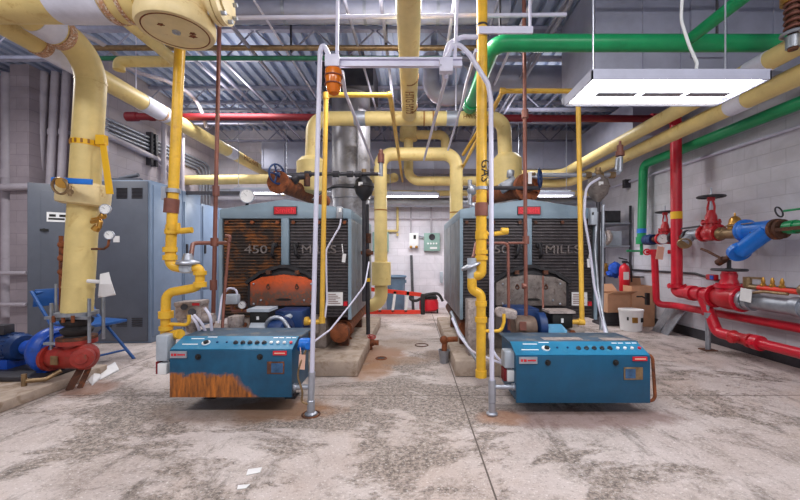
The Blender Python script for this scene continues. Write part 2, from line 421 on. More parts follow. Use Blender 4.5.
# steel roof joists (open web) running across the room
def joist_parts(root, Y):
    zt, zb = ZC - .02, 4.3
    a, b = -8.6, XR - .02
    part(root, 'top_chord', MB().box(a, b, Y - .045, Y + .045, zt - .05, zt), 'joist')
    part(root, 'bottom_chord', MB().box(a, b, Y - .045, Y + .045, zb, zb + .045), 'joist')
    w = MB(); n = 30; st = (b - a) / n
    for i in range(n):
        p = Vector((a + i * st, Y, zb + .02 if i % 2 else zt - .03)); q = Vector((a + (i + 1) * st, Y, zt - .03 if i % 2 else zb + .02))
        w.cyl(p, q, .013, n=6)
    part(root, 'web_bars', w, 'joist')
for Y, nm in ((4.15, 'nearest the camera'), (5.48, 'second from the camera, above the boiler fronts'), (7.4, 'middle of the row, behind the left flue'),
              (8.1, 'second from the back wall'), (9.4, 'closest to the back wall')):
    r = thing('steel_joist', (0, Y, 4.3), 'lilac grey open-web steel roof joist, ' + nm, 'joist', 'roof joists under the deck')
    joist_parts(r, Y)
for i, (x, nm) in enumerate(((-3.0, 'over the left switchgear aisle'), (-.35, 'over the aisle between the boilers'), (1.75, 'over the grey-door boiler'))):
    bm_ = MB().bar((x, 3.6, 4.28), (x, 9.9, 4.28), .04, .04)
    single('bridging_angle', bm_, 'joist', 'thin grey steel bridging bar under the joists ' + nm, 'bar', 'bridging bars under the joists')

for i, (x, z, y0, y1, r, nm) in enumerate(((-3.15, 4.22, 4.3, 9.6, .022, 'over the unmarked gas riser'), (-2.75, 4.22, 4.0, 9.6, .016, 'left of the copper drop'), (-2.2, 4.2, 4.0, 9.7, .024, 'right of the copper drop'),
        (-1.75, 4.22, 3.6, 9.7, .014, 'over the rusted-door boiler middle'), (-.75, 4.22, 3.7, 9.7, .02, 'left of the yellow centre pipe'), (.45, 4.2, 3.2, 9.7, .022, 'right of the yellow centre pipe'),
        (.95, 4.22, 3.9, 9.7, .018, 'behind the green rear elbow'), (1.3, 4.2, 3.1, 9.7, .02, 'over the right copper drop'), (1.75, 4.22, 3.3, 9.7, .026, 'left of the grey air unit'))):
    single('thin_conduit', MB().cyl((x, y0, z), (x + .1, y1, z), r, n=8), 'conduit' if i % 2 else 'joist', 'thin pale conduit running back under the joists ' + nm, 'conduit', 'conduits under the joists')
# ------------------------------------------------------------------ ducts
t = thing('air_handler', (3.4, 4.9, 3.6), 'large pale grey air unit hung under the roof behind the green pipe', 'air unit')
part(t, 'casing', MB().box(2.18, 4.8, 4.4, 5.4, 3.6, 4.72), 'duct', bevel=.01)
s_ = MB()
for x in (2.75, 3.2, 3.75, 4.3): s_.box(x - .012, x + .012, 4.385, 4.402, 3.6, 4.72)
part(t, 'standing_seam', s_, 'duct')
d_ = MB()
for x in (2.3, 4.7): d_.cyl((x, 4.45, 4.7), (x, 4.45, 4.8), .012)
part(t, 'hanger_rod', d_, 'steel')
part(t, 'access_panel', MB().box(3.3, 3.68, 4.37, 4.402, 3.75, 4.5), 'duct')
t = thing('rectangular_duct', (0, 9.1, 3.55), 'pale lilac rectangular duct crossing high along the back wall', 'duct')
part(t, 'duct_body', MB().box(-3.62, 4.6, 8.9, 9.45, 3.5, 4.15), 'duct')
s_ = MB()
for i in range(16): s_.box(-3.6 + i * .52, -3.58 + i * .52, 8.88, 8.901, 3.5, 4.15)
part(t, 'standing_seam', s_, 'duct')
single('rectangular_duct', MB().box(3.85, 4.6, 6.45, 8.905, 3.5, 4.15), 'duct', 'lilac rectangular duct running along the right wall behind the yellow pipes', 'duct')
rd = thing('round_duct', (-1.2, 4.6, 4.2), 'grey round duct crossing overhead left of the centre yellow pipe', 'duct')
part(rd, 'duct_tube', MB().cyl((-3.4, 4.62, 4.44), (1.2, 4.62, 4.44), .13, n=24), 'duct')
rg = MB()
for x in (-2.6, -1.6, -.6, .3): rg.cyl((x, 4.62, 4.44), (x + .04, 4.62, 4.44), .14, n=24)
part(rd, 'joint_band', rg, 'galv')
rd = thing('round_duct', (.6, 6.1, 3.9), 'grey round elbow duct sweeping down behind the green pipe end', 'duct')
part(rd, 'duct_tube', MB().tube([(.32, 6.1, 4.7), (.32, 6.1, 3.92), (1.2, 6.1, 4.2)], .14, .25, 20), 'duct')
part(rd, 'branch', MB().tube([(.95, 5.75, 4.52), (1.3, 6.15, 4.35), (2.7, 6.15, 4.35)], .2, .2, 24), 'duct')

# ------------------------------------------------------------------ yellow insulated heating pipes
def band(mb, p, d, r, w):
    p = Vector(p); d = Vector(d).normalized(); mb.cyl(p - d * w / 2, p + d * w / 2, r, n=24); return mb
# pump discharge riser
t = thing('insulated_pipe', (-3.62, 4, .78), 'fat pale yellow riser rising from the red pump fitting at the left', 'pipe')
ra, rb_ = Vector((-3.62, 4, .80)), Vector((-3.45, 4, 3.58))
part(t, 'lagging', MB().tube([ra, rb_, (-3.45, 3.08, 3.58)], .137, .34, 28, 12), 'lag')
dz = (rb_ - ra).normalized()
def on_r(py): return ra + dz * ((ZZ(py, 4) - ra.z) / dz.z)
part(t, 'seam_ring', band(band(MB(), on_r(82), dz, .142, .02), on_r(287), dz, .141, .012), 'lag')
part(t, 'white_wrap', band(MB(), (-3.45, 3.46, 3.58), (0, 1, 0), .143, .2), 'wrap', 'white wrap band')
part(t, 'tape_collar', band(MB(), (-3.45, 3.62, 3.58), (0, 1, 0), .149, .08), 'tape', 'brown mottled tape collar')
part(t, 'marker_strap', band(MB(), on_r(144), dz, .142, .055), 'mark_yellow', 'yellow marker strap')
u, v, d = frame(dz); mk = MB(); mk2 = MB()
for i in range(9):
    a = PI * (1.08 + i * .1) ; e = u * math.cos(a) + v * math.sin(a)
    e = Vector((math.cos(PI + i * PI / 8.0), -math.sin(i * PI / 8.0), 0))
    c = on_r(144) + e * .144
    mk.obox(c, (.018, .01, .042), Matrix((Vector((-e.y, e.x, 0)), e, Vector((0, 0, 1)))).transposed())
part(t, 'flow_marks', mk, 'mark_brown', 'brown dash marks')
mk2.box(-3.49, -3.40, 3.80, 3.86, 2.58, 2.68)
mk2.add([(-3.46, 3.82, 2.6), (-3.40, 3.82, 2.6), (-3.33, 3.83, 2.06), (-3.40, 3.83, 2.06), (-3.46, 3.835, 2.6), (-3.40, 3.835, 2.6), (-3.33, 3.845, 2.06), (-3.40, 3.845, 2.06)],
        [(0, 1, 2, 3), (4, 7, 6, 5), (0, 4, 5, 1), (2, 6, 7, 3), (1, 5, 6, 2), (0, 3, 7, 4)])
for v_ in mk2.v: v_ += Vector((.15, .10, 0))
part(t, 'hanging_strap', mk2, 'mark_yellow', 'loose yellow strap end')
# valve jacket with blue lever
t = thing('butterfly_valve', (on_r(195)), 'cream valve jacket with blue lever on the fat yellow riser', 'valve')
c0, c1 = on_r(206), on_r(183); tilt = Vector((.10, 0, 1)).normalized()
cm = (c0 + c1) / 2
part(t, 'jacket', MB().lathe(cm - tilt * .12, tilt, [(.18, 0), (.225, .015), (.232, .05), (.232, .21), (.215, .24), (.14, .245)], 30), 'lag_cream')
lv = part(t, 'lever', MB().bar(W(52, 180, 3.62), W(92, 182, 3.62), .028, .055), 'blue_valve', 'blue lever handle', bevel=.006)
part(t, 'lever_hub', MB().cyl(W(62, 183, 3.72), W(62, 183, 3.58), .05), 'brass', sub=lv)
part(t, 'pull_ring', MB().torus(W(60, 186, 3.60), (0, 1, .2), .075, .012), 'bronze')
part(t, 'drain_cock', MB().cyl(W(70, 190, 3.7), W(70, 192, 3.58), .028).cyl(W(70, 186, 3.59), W(70, 196, 3.59), .014), 'bronze')

def gauge(p, nrm, r, label, stem=None, group='round dial gauges', sm='brass'):
    p = Vector(p); nrm = Vector(nrm).normalized()
    t = thing('pressure_gauge', p, label, 'gauge', group)
    part(t, 'case', MB().lathe(p - nrm * .03, nrm, [(r * .9, 0), (r, .01), (r, .034), (r * .88, .034), (r * .86, .028)], 24), 'steel')
    dl = part(t, 'dial', MB().cyl(p - nrm * .002, p + nrm * .001, r * .87, n=24), 'white', 'white dial face')
    u, v, d = frame(nrm)
    ik = MB()
    for i in range(9):
        a = PI * (-.25 + 1.5 * i / 8); e = u * math.cos(a) - v * math.sin(a)
        ik.bar(p + e * r * .62 + nrm * .002, p + e * r * .76 + nrm * .002, r * .07, .001)
    ik.bar(p + nrm * .003, p + (u * .6 - v * .5) * r * .8 + nrm * .003, r * .09, .002)
    part(t, 'pointer', ik, 'ink', sub=dl)
    if stem: part(t, 'stem', MB().tube([p - nrm * .015, Vector(stem)] if len(stem) == 3 and not isinstance(stem[0], (tuple, Vector)) else [p - nrm * .015] + [Vector(q) for q in stem], max(.012, r * .2), .02, 10), sm)
    return t
gauge(W(105, 209, 3.82), (.25, -1, 0), .052, 'small round gauge on the upper brass tapping of the fat yellow riser', (W(98, 218, 3.95), W(92, 219, 3.95)))
single('brass_tap', MB().tube([W(92, 222, 3.9), W(101, 220, 3.86), W(99, 228, 3.86)], .022, .02, 10).sphere(W(103, 216, 3.86), .034).cyl(W(98, 226, 3.86), W(95, 230, 3.86), .035, .04), 'brass',
       'yellow brass petcock below the upper gauge of the fat yellow riser', 'tap')
gauge(W(109, 235, 3.82), (.25, -1, 0), .046, 'small round gauge on the lower tapping of the fat yellow riser', (W(108, 246, 3.86), W(104, 249, 3.9), W(92, 249, 3.95)), sm='dark_rust')
single('rag', MB().add([W(100, 274, 3.86), W(109, 272, 3.86), W(115, 294, 3.84), W(104, 297, 3.82), W(98, 296, 3.86), W(100, 284, 3.8), W(112, 284, 3.78), W(100, 276, 3.9), W(109, 274, 3.92), W(116, 295, 3.9), W(98, 298, 3.92)],
       [(0, 1, 6, 5), (5, 6, 2, 3), (5, 3, 4), (0, 5, 4), (1, 8, 9, 2, 6), (0, 7, 8, 1), (7, 10, 9, 8), (4, 10, 7, 0), (2, 9, 10, 4, 3)]).tube([W(88, 281, 3.9), W(104, 282, 3.88)], .02, 0, 8), 'paper',
       'white rag hanging off a stub of the fat yellow riser', 'rag')
# long pipe along the left wall
t = thing('insulated_pipe', (-3.8, 3.25, 3.44), 'long pale yellow pipe running back along the left side under the roof', 'pipe')
part(t, 'lagging', MB().cyl((-3.8, 3.28, 3.57), (-3.8, 9.99, 3.57), .115, n=24), 'lag')
wb = MB(); band(wb, (-3.8, 4.02, 3.57), (0, 1, 0), .12, .42); band(wb, (-3.8, 5.45, 3.57), (0, 1, 0), .12, .5); band(wb, (-3.8, 7.75, 3.57), (0, 1, 0), .12, .3)
part(t, 'white_wrap', wb, 'wrap', 'white wrap bands')
wb = MB(); band(wb, (-3.8, 3.78, 3.57), (0, 1, 0), .124, .08); band(wb, (-3.8, 5.6, 3.57), (0, 1, 0), .124, .04)
part(t, 'tape_collar', wb, 'tape', 'brown mottled tape collars')
R90 = Matrix(((0, -1, 0), (1, 0, 0), (0, 0, 1)))
Rx = Matrix(((0, 0, 1), (1, 0, 0), (0, 1, 0)))          # text reading along +Y, facing +X, upright
part(t, 'lettering', MB().text('HTG HWR', .16, (-3.684, 8.5, 3.57), Rx, .003), 'mark_brown', 'brown stencilled letters')
# near header, drum, blind flange
t = thing('header_drum', (-1.91, 3, 3.27), 'cream header drum with rust-flaked round end cap at the top left', 'drum')
part(t, 'shell', MB().lathe((-1.91, 3, 3.285), (0, 0, 1), [(.272, 0), (.272, .02), (.272, .62)], 40), 'lag_cream')
cp = part(t, 'end_cap', MB().lathe((-1.91, 3, 3.30), (0, 0, -1), [(.28, -.03), (.288, 0), (.288, .06), (.275, .085), (.232, .086), (.222, .08), (.15, .084)], 44), 'lag_cream')
part(t, 'cap_ring', MB().torus((-1.91, 3, 3.216), (0, 0, 1), .238, .006, 44), 'rust', sub=cp)
part(t, 'centre_plug', MB().lathe((-1.91, 3, 3.217), (0, 0, -1), [(.032, 0), (.03, .012), (.018, .013), (.016, .004)], 18), 'steel', sub=cp)
fl = MB()
for px, py, s in ((167, 11, .05), (199, 38, .06), (203, 33, .04)):
    c = Vector((XX(px, 3.0 + (py - 25) * -.008), 3.0, 3.262)); 
for (dx, dy, s) in ((-.06, -.10, .03), (.10, .06, .035), (.12, .02, .028)):
    fl.prism([(-1.91 + dx + s * math.cos(a) * (1 if i % 2 else .55), 3 + dy + s * .7 * math.sin(a) * (1 if i % 2 else .6)) for i, a in enumerate([k * PI / 5 for k in range(10)])], 'xy', 3.212, 3.217)
part(t, 'rust_flake', fl, 'rust', sub=cp)
part(t, 'hanger_rod', MB().cyl((-1.91, 3, 3.9), (-1.91, 3, 4.79), .015), 'steel')
t = thing('blind_flange', (-1.52, 3, 3.2), 'cream bolted blind flange on the right of the header drum', 'flange')
part(t, 'neck', MB().cyl((-1.655, 3, 3.47), (-1.55, 3, 3.47), .12, n=24), 'lag_cream')
part(t, 'flange_disc', MB().cyl((-1.60, 3, 3.47), (-1.565, 3, 3.47), .18, n=32).cyl((-1.555, 3, 3.47), (-1.515, 3, 3.47), .18, n=32).cyl((-1.515, 3, 3.47), (-1.50, 3, 3.47), .1, n=24), 'lag_cream')
part(t, 'bolt', MB().bolts((-1.55, 3, 3.47), (1, 0, 0), .148, .017, .07, 8), 'steel')
t = thing('insulated_pipe', (-3.6, 3, 3.27), 'fat yellow pipe across the top left corner into the header drum', 'pipe')
part(t, 'lagging', MB().tube([(-5.9, 2.2, 3.5), (-4.6, 3, 3.5), (-2.172, 3, 3.5)], .19, .5, 32, 10), 'lag')
part(t, 'white_wrap', band(MB(), (-2.66, 3, 3.5), (1, 0, 0), .196, .42), 'wrap', 'white wrap band')
part(t, 'tape_collar', band(band(MB(), (-2.41, 3, 3.5), (1, 0, 0), .202, .05), (-2.29, 3, 3.5), (1, 0, 0), .2, .03), 'tape', 'brown mottled tape collars')
# overhead centre pipe
t = thing('insulated_pipe', (0, 3.6, 3.39), 'pale yellow pipe running overhead down the middle of the room', 'pipe')
part(t, 'lagging', MB().cyl((-.02, 1.6, 3.49), (-.04, 5.41, 3.47), .106, n=24), 'lag')
part(t, 'seam_ring', band(band(MB(), (-.03, 4.28, 3.478), (0, 1, 0), .109, .03), (-.03, 5.1, 3.473), (0, 1, 0), .109, .02), 'mark_brown', 'brown marker ring')
Rdn = Matrix(((0, -1, 0), (-1, 0, 0), (0, 0, -1)))      # on the underside, facing down
Rd2 = Matrix(((0, 1, 0), (1, 0, 0), (0, 0, -1)))
part(t, 'lettering', MB().text('HTG HWS', .15, (-.035, 4.78, 3.37), Rd2, .003), 'mark_brown', 'brown stencilled letters')
# cross header with drops to both boilers
t = thing('insulated_pipe', (-.05, 5.5, 2.3), 'pale yellow cross header with elbows dropping to both boilers', 'pipe')
part(t, 'lagging', MB().tube([(-1.50, 5.52, 2.5), (-1.47, 5.52, 3.45), (1.37, 5.52, 3.45), (1.40, 5.52, 2.6)], .104, .2, 24, 10), 'lag')
for px, sx in ((-1.5, -1), (1.42, 1)):
    part(t, 'collar', MB().lathe((px, 5.52, 2.33 if sx < 0 else 2.38), (0, 0, 1), [(.16, 0), (.21, .02), (.215, .46), (.15, .53), (.10, .55)], 28), 'lag')
part(t, 'silver_band', band(band(MB(), XX(360, 5.52) * Vector((1, 0, 0)) + Vector((0, 5.52, 3.45)), (1, 0, 0), .11, .17), (XX(452, 5.52), 5.52, 3.45), (1, 0, 0), .11, .17), 'steel', 'silver clamp bands')
mr = MB()
for px in (393, 424, 433): band(mr, (XX(px, 5.52), 5.52, 3.45), (1, 0, 0), .107, .025)
part(t, 'marker_ring', mr, 'mark_brown')
part(t, 'lettering', MB().text('HWS', .09, (XX(470, 5.4), 5.412, 3.44), None, .003), 'mark_brown')
# U-shaped return in the aisle
t = thing('insulated_pipe', (-.67, 7.7, .25), 'tall yellow return pipe arching over the aisle between the boilers', 'pipe')
part(t, 'lagging', MB().tube([(-1.15, 7.7, .37), (-.64, 7.7, .37), (-.66, 7.7, 3.52), (.92, 7.7, 3.52), (.92, 7.7, .0)], .135, .26, 24, 10), 'lag')
part(t, 'collar', MB().lathe((-.64, 7.7, .79), (0, 0, 1), [(.135, 0), (.2, .01), (.2, .48), (.135, .49)], 26), 'lag')
part(t, 'marker_ring', band(band(MB(), (-.65, 7.7, 2.35), (0, 0, 1), .138, .025), (.92, 7.7, 2.3), (0, 0, 1), .138, .025), 'mark_brown')
t = thing('insulated_pipe', (-.08, 8.3, 3.1), 'yellow pipe dropping behind the arched return then turning right', 'pipe')
part(t, 'lagging', MB().tube([(-.08, 8.3, 4.25), (-.08, 8.3, 3.08), (2.1, 8.3, 3.08)], .105, .25, 22, 8), 'lag')
part(t, 'valve_jacket', MB().cyl((-.08, 8.3, 4.0), (-.08, 8.3, 4.28), .2, n=24).tube([(-.08, 8.3, 4.12), (.75, 8.3, 4.12), (.75, 8.3, 3.66)], .1, .15, 20), 'lag')
single('insulated_pipe', MB().tube([(-1.0, 9.3, 2.98), (4.86, 9.3, 2.98)], .07, 0, 16), 'lag', 'thin yellow pipe running across high along the back wall', 'pipe')
single('insulated_pipe', MB().tube([(-1.05, 9.0, 3.28), (-.5, 9.0, 3.28), (-.42, 8.85, 3.28)], .11, .05, 18), 'lag', 'short yellow pipe stub behind the brass relief valve', 'pipe')
single('insulated_pipe', MB().tube([(-1.1, 9.55, 2.78), (4.86, 9.55, 2.78)], .12, 0, 18), 'steel', 'silver jacketed pipe above the far ceiling lamp', 'pipe')
single('insulated_pipe', MB().tube([(-5.26, 8.55, 3.15), (-3.2, 8.55, 3.18), (-3.0, 8.8, 2.9)], .11, .12, 18), 'lag', 'short yellow pipe low behind the long left pipe', 'pipe')
single('insulated_pipe', MB().tube([(-5.26, 9.6, 3.05), (-1.3, 9.6, 3.05)], .10, 0, 16), 'steel', 'silver jacketed pipe behind the left flue along the back wall', 'pipe')
# small yellow pipe crossing at upper left
single('insulated_pipe', MB().tube([(-3.72, 4.7, 3.76), (-3.72, 4.7, 3.87), (-3.0, 4.7, 3.87), (-3.0, 3.3, 3.87)], .066, .09, 18), 'lag', 'short yellow bent pipe high up between the fat riser and the gas riser', 'pipe')
# right pair
for (x, z, r, lb, yw) in ((3.4, 3.26, .092, 'upper yellow pipe of the pair descending along the right side', 3.62), (3.62, 3.09, .095, 'lower yellow pipe of the pair descending along the right side', 4.1)):
    t = thing('insulated_pipe', (x, 3, z - .1), lb, 'pipe', 'yellow pipe pair on the right')
    part(t, 'lagging', MB().tube([(x, 2.2, z), (x, 8.4 + (x - 3.4), z), (2.2, 8.4 + (x - 3.4), z)], r, .3, 22, 8), 'lag')
    part(t, 'white_wrap', band(MB(), (x, yw, z), (0, 1, 0), r + .006, .22), 'wrap', 'white wrap band')
    part(t, 'seam_ring', band(band(MB(), (x, yw + 1.0, z), (0, 1, 0), r + .003, .02), (x, 6.2, z), (0, 1, 0), r + .003, .02), 'lag')
t = thing('spring_valve', W(793, 45, 3.2), 'rusty copper fitting on top of the upper right yellow pipe', 'valve')
sp = MB()
for i in range(5): sp.torus(W(793, 4 + i * 6, 3.2), (0, .1, 1), .05, .014)
part(t, 'spring', sp, 'copper'); part(t, 'stem', MB().cyl(W(793, 50, 3.2), W(793, -12, 3.2), .035), 'dark_rust')
part(t, 'clamp', MB().torus(W(793, 34, 3.2), (0, 0, 1), .075, .016).cyl(W(793, 36, 3.2), W(793, 48, 3.2), .05), 'galv')
part(t, 'cap', MB().cyl(W(793, 3, 3.2), W(793, -8, 3.2), .085), 'brass')

# ------------------------------------------------------------------ green, red mains
t = thing('green_pipe', (1.6, 3.7, 3.46), 'thick green pipe crossing overhead at the right with a rear elbow', 'pipe')
part(t, 'run', MB().tube([(.83, 5.3, 3.54), (.83, 3.72, 3.54), (4.84, 3.72, 3.54)], .082, .14, 24, 8), 'green')
part(t, 'branch', MB().cyl((2.74, 3.70, 3.54), (2.74, 1.6, 3.54), .055, n=20), 'green')
part(t, 'end_coupling', MB().cyl((.83, 5.15, 3.54), (.83, 5.32, 3.54), .1, n=22), 'green')
t = thing('green_pipe', (4.62, 7.4, 1.6), 'green pipe along the right wall turning down beside the red riser', 'pipe')
part(t, 'run', MB().tube([(4.66, 2.0, 3.24), (4.66, 7.45, 3.24), (4.62, 7.45, 1.66)], .08, .14, 20, 8), 'green')
part(t, 'blue_band', MB().cyl((4.625, 7.45, 1.86), (4.625, 7.45, 1.95), .085), 'blue_valve', 'blue band')
part(t, 'end_fitting', MB().cyl((4.62, 7.45, 1.78), (4.62, 7.45, 1.64), .1, n=16).cyl((4.62, 7.45, 1.66), (4.62, 7.45, 1.42), .03).cyl((4.62, 7.45, 1.5), (4.3, 7.4, 1.5), .02), 'green')
single('green_pipe', MB().cyl((-4.3, 5.08, 4.115), (.55, 5.08, 4.115), .03), 'dull_green', 'thin green pipe crossing high behind the white strut channel', 'pipe')
single('steel_pipe', MB().cyl((-4.3, 4.98, 4.2), (2.6, 4.98, 4.2), .035), 'bronze', 'brownish steel pipe crossing high above the thin green one', 'pipe')
t = thing('red_main', (0, 6.2, 3.66), 'dark red pipe crossing the whole room below the joists', 'pipe')
part(t, 'run', MB().tube([(-4.75, 6.2, 3.735), (4.0, 6.2, 3.70)], .058, 0, 20), 'dark_red')
part(t, 'end_coupling', MB().cyl((-4.78, 6.2, 3.735), (-4.6, 6.2, 3.735), .075).cyl((-4.4, 6.2, 3.735), (-4.32, 6.2, 3.735), .07).cyl((1.9, 6.2, 3.71), (2.0, 6.2, 3.71), .068), 'dark_red')
t = thing('red_riser', (4.42, 6.2, .8), 'thick bright red vertical riser in front of the right wall', 'pipe')
part(t, 'pipe_body', MB().tube([(4.42, 6.2, 3.72), (4.44, 6.2, .84)], .083, 0, 24), 'red')
part(t, 'elbow', MB().tube([(4.44, 6.2, .92), (4.44, 6.2, .8), (4.44, 5.95, .8)], .09, .14, 22, 8), 'red')
part(t, 'flange', MB().cyl((4.44, 6.2, .87), (4.44, 6.2, .92), .14, n=24).bolts((4.44, 6.2, .895), (0, 0, 1), .118, .012, .042, 8), 'red')
part(t, 'yellow_label', MB().cyl((4.43, 6.2, 2.02), (4.43, 6.2, 2.14), .0865, n=24), 'mark_yellow', 'yellow pipe label band')
part(t, 'top_elbow', MB().tube([(4.42, 6.2, 3.55), (4.42, 6.2, 3.70), (4.0, 6.2, 3.70)], .086, .12, 20), 'red')

# ------------------------------------------------------------------ left electrical gear
Rp = Matrix.Rotation(math.atan2(.6, .82), 3, 'Z')
t = thing('electrical_panel', (-6.24, 6.0, 0), 'tall slate grey electrical panel standing behind the blue chair', 'cabinet')
ux = Vector((.82, .6, 0)).normalized(); uy = Vector((-ux.y, ux.x, 0)); o0 = Vector((-6.24, 6.0, 0)); wd = .90
Rm = Matrix((ux, uy, Vector((0, 0, 1)))).transposed()
part(t, 'casing', MB().obox(o0 + ux * wd / 2 + uy * .15 + Vector((0, 0, 1.3)), (wd, .3, 2.6), Rm), 'cab_dark', bevel=.008)
dr = part(t, 'door', MB().obox(o0 + ux * .52 - uy * .008 + Vector((0, 0, 1.33)), (.72, .02, 2.3), Rm), 'cab_dark', bevel=.004)
for z in (1.83, .8):
    part(t, 'latch', MB().obox(o0 + ux * .2 - uy * .025 + Vector((0, 0, z)), (.10, .02, .035), Rm).cyl(o0 + ux * .2 - uy * .02 + Vector((0, 0, z)), o0 + ux * .2 - uy * .045 + Vector((0, 0, z)), .026), 'ink', 'black latch', sub=dr)
pl = part(t, 'label_plate', MB().obox(o0 + ux * .38 - uy * .021 + Vector((0, 0, 2.05)), (.30, .006, .16), Rm), 'white', 'white label plate', sub=dr)
lk = MB()
for i, w in enumerate((.1, .14)):
    lk.obox(o0 + ux * (.30 + i * .14) - uy * .026 + Vector((0, 0, 2.075)), (w * .8, .004, .04), Rm)
lk.obox(o0 + ux * .35 - uy * .026 + Vector((0, 0, 2.02)), (.2, .004, .03), Rm)
part(t, 'print', lk, 'ink', sub=dr)
# switchgear row along the left wall
t = thing('switchgear_cabinet', (-4.6, 6.5, 0), 'dark grey switchgear cabinet with three vents nearest the fat riser', 'cabinet', 'switchgear row along the left wall')
part(t, 'casing', MB().box(-5.18, -4.2, 5.95, 6.75, .0, 2.62), 'cab_lite', bevel=.008)
part(t, 'end_panel', MB().box(-5.17, -4.24, 5.925, 5.951, .03, 2.6), 'cab_dark', 'dark grey end panel', bevel=.004)
ven = MB(); low = MB()
for i in range(3):
    x = -4.98 + i * .245
    for k in range(8): ven.obox((x + .09, 5.92, 2.33 + k * .022), (.17, .012, .012), Matrix.Rotation(.5, 3, 'X'))
    for k in range(5): low.obox((x + .09, 5.92, .28 + k * .03), (.17, .012, .014), Matrix.Rotation(.5, 3, 'X'))
part(t, 'vent', ven, 'dark_steel'); part(t, 'vent', low, 'dark_steel')
part(t, 'warning_label', MB().box(-4.78, -4.68, 5.918, 5.926, 1.62, 1.72), 'paper', 'small white label')
part(t, 'top_lug', MB().box(-4.9, -4.4, 5.98, 6.05, 2.62, 2.66).cyl((-4.75, 6.02, 2.66), (-4.45, 6.02, 2.72), .03), 'cab_dark')
part(t, 'door', MB().box(-4.205, -4.18, 5.99, 6.72, .1, 2.55), 'cab_lite', bevel=.004)
for i, (y0, y1) in enumerate(((6.78, 7.35), (7.38, 7.95), (7.98, 8.55))):
    nm = ('second', 'third', 'fourth')[i]
    t = thing('switchgear_cabinet', (-4.7, y0, 0), 'light blue-grey switchgear cabinet, %s from the fat riser in the row' % nm, 'cabinet', 'switchgear row along the left wall')
    part(t, 'casing', MB().box(-5.18, -4.2, y0, y1, 0, 2.45 if i else 2.6), 'cab_lite', bevel=.006)
    d2 = part(t, 'door', MB().box(-4.205, -4.18, y0 + .03, y1 - .03, .75, 2.4), 'cab_lite', bevel=.004)
    part(t, 'lower_door', MB().box(-4.205, -4.18, y0 + .03, y1 - .03, .06, .71), 'cab_lite', bevel=.004)
    part(t, 'handle', MB().box(-4.18, -4.15, y0 + .06, y0 + .09, 1.45, 1.62), 'dark_steel', sub=d2)
# a drawn line of holes (perforated strut) above the row
single('strut_channel', MB().bar((-4.205, 6.9, 2.575), (-3.2, 6.9, 2.575), .05, .06), 'dark_steel', 'dark strut bracing the gas pipe to the left switchgear', 'strut')
# wall risers at the far left
for i, (px, nm) in enumerate(((27.5, 'leftmost'), (38, 'second from the left'), (49, 'third from the left'), (60, 'rightmost'))):
    x = XX(px, 6.8); t = thing('conduit_riser', (x, 6.8, 2.55), 'mauve painted vertical conduit above the panel, %s of four' % nm, 'conduit', 'painted risers above the electrical panel')
    part(t, 'tube', MB().cyl((x + .12, 6.8, 4.78), (x, 6.8, 2.3), .062, n=16), 'wallpaint_pipe')
    part(t, 'coupling', MB().cyl((x + .06, 6.8, 3.72), (x + .06, 6.8, 3.62), .07), 'wallpaint_pipe')
    part(t, 'strap', MB().box(x - .06, x + .1, 6.86, 6.93, 3.66, 3.72), 'steel')
single('conduit_riser', MB().tube([(-7.32, 6.7, 4.7), (-7.32, 6.7, .3)], .085, 0, 16).cyl((-7.32, 6.7, 2.95), (-7.32, 6.7, 2.8), .1).cyl((-7.32, 6.5, 2.6), (-6.66, 6.5, 2.62), .065), 'wallpaint_pipe',
       'thick pale painted pipe at the far left edge with a side branch', 'pipe')
single('stub_pipe', MB().cyl((-7.4, 6.45, 1.1), (-6.75, 6.49, 1.1), .035), 'wallpaint_pipe', 'upper short horizontal pipe across the far left pilaster', 'pipe')
single('stub_pipe', MB().cyl((-7.4, 6.45, .55), (-6.75, 6.49, .55), .035), 'wallpaint_pipe', 'lower short horizontal pipe across the far left pilaster', 'pipe')
# conduits along the left wall
for i in range(4):
    z = 3.74 - i * .075; y1 = 9.5 - i * .14
    nm = ('top', 'second', 'third', 'lowest')[i]
    single('conduit_run', MB().tube([(-5.20, 6.0, z), (-5.20, y1, z), (-5.20, y1, 2.3)], .026, .2, 10), 'galv',
           'grey conduit running along the left wall above the switchgear, %s of four' % nm, 'conduit', 'wall conduits above the switchgear')
for i in range(3):
    y = 7.5 + i * .3
    single('conduit_run', MB().cyl((-5.03, y, 2.45), (-5.03, y, 4.2), .045), 'wallpaint_pipe', 'pale vertical conduit dropping to the switchgear, %s from the camera' % ('first', 'second', 'third')[i], 'conduit', 'drops into the switchgear')
single('hanger_bracket', MB().box(-5.25, -5.14, 7.3, 7.36, 3.2, 3.85), 'dark_steel', 'dark upright bracket on the left wall conduits, nearer of two', 'bracket')
single('hanger_bracket', MB().box(-5.25, -5.14, 7.43, 7.49, 3.2, 3.85), 'dark_steel', 'dark upright bracket on the left wall conduits, farther of two', 'bracket')
single('pipe_loop', MB().tube([(-5.17, 6.1, 3.46), (-5.17, 7.6, 3.36), (-5.17, 8.3, 3.0), (-5.17, 8.5, 2.5)], .05, .6, 12), 'wallpaint_pipe', 'pale pipe curving down the left wall into the switchgear', 'pipe')
single('flexible_conduit', MB().tube([W(70, 28, 4.7), W(112, 48, 5.0), W(128, 70, 5.4), W(165, 80, 5.8), W(196, 96, 6.2), W(207, 128, 6.3)], .03, .5, 10), 'wallpaint_pipe', 'grey flexible conduit looping under the roof at upper left', 'conduit')

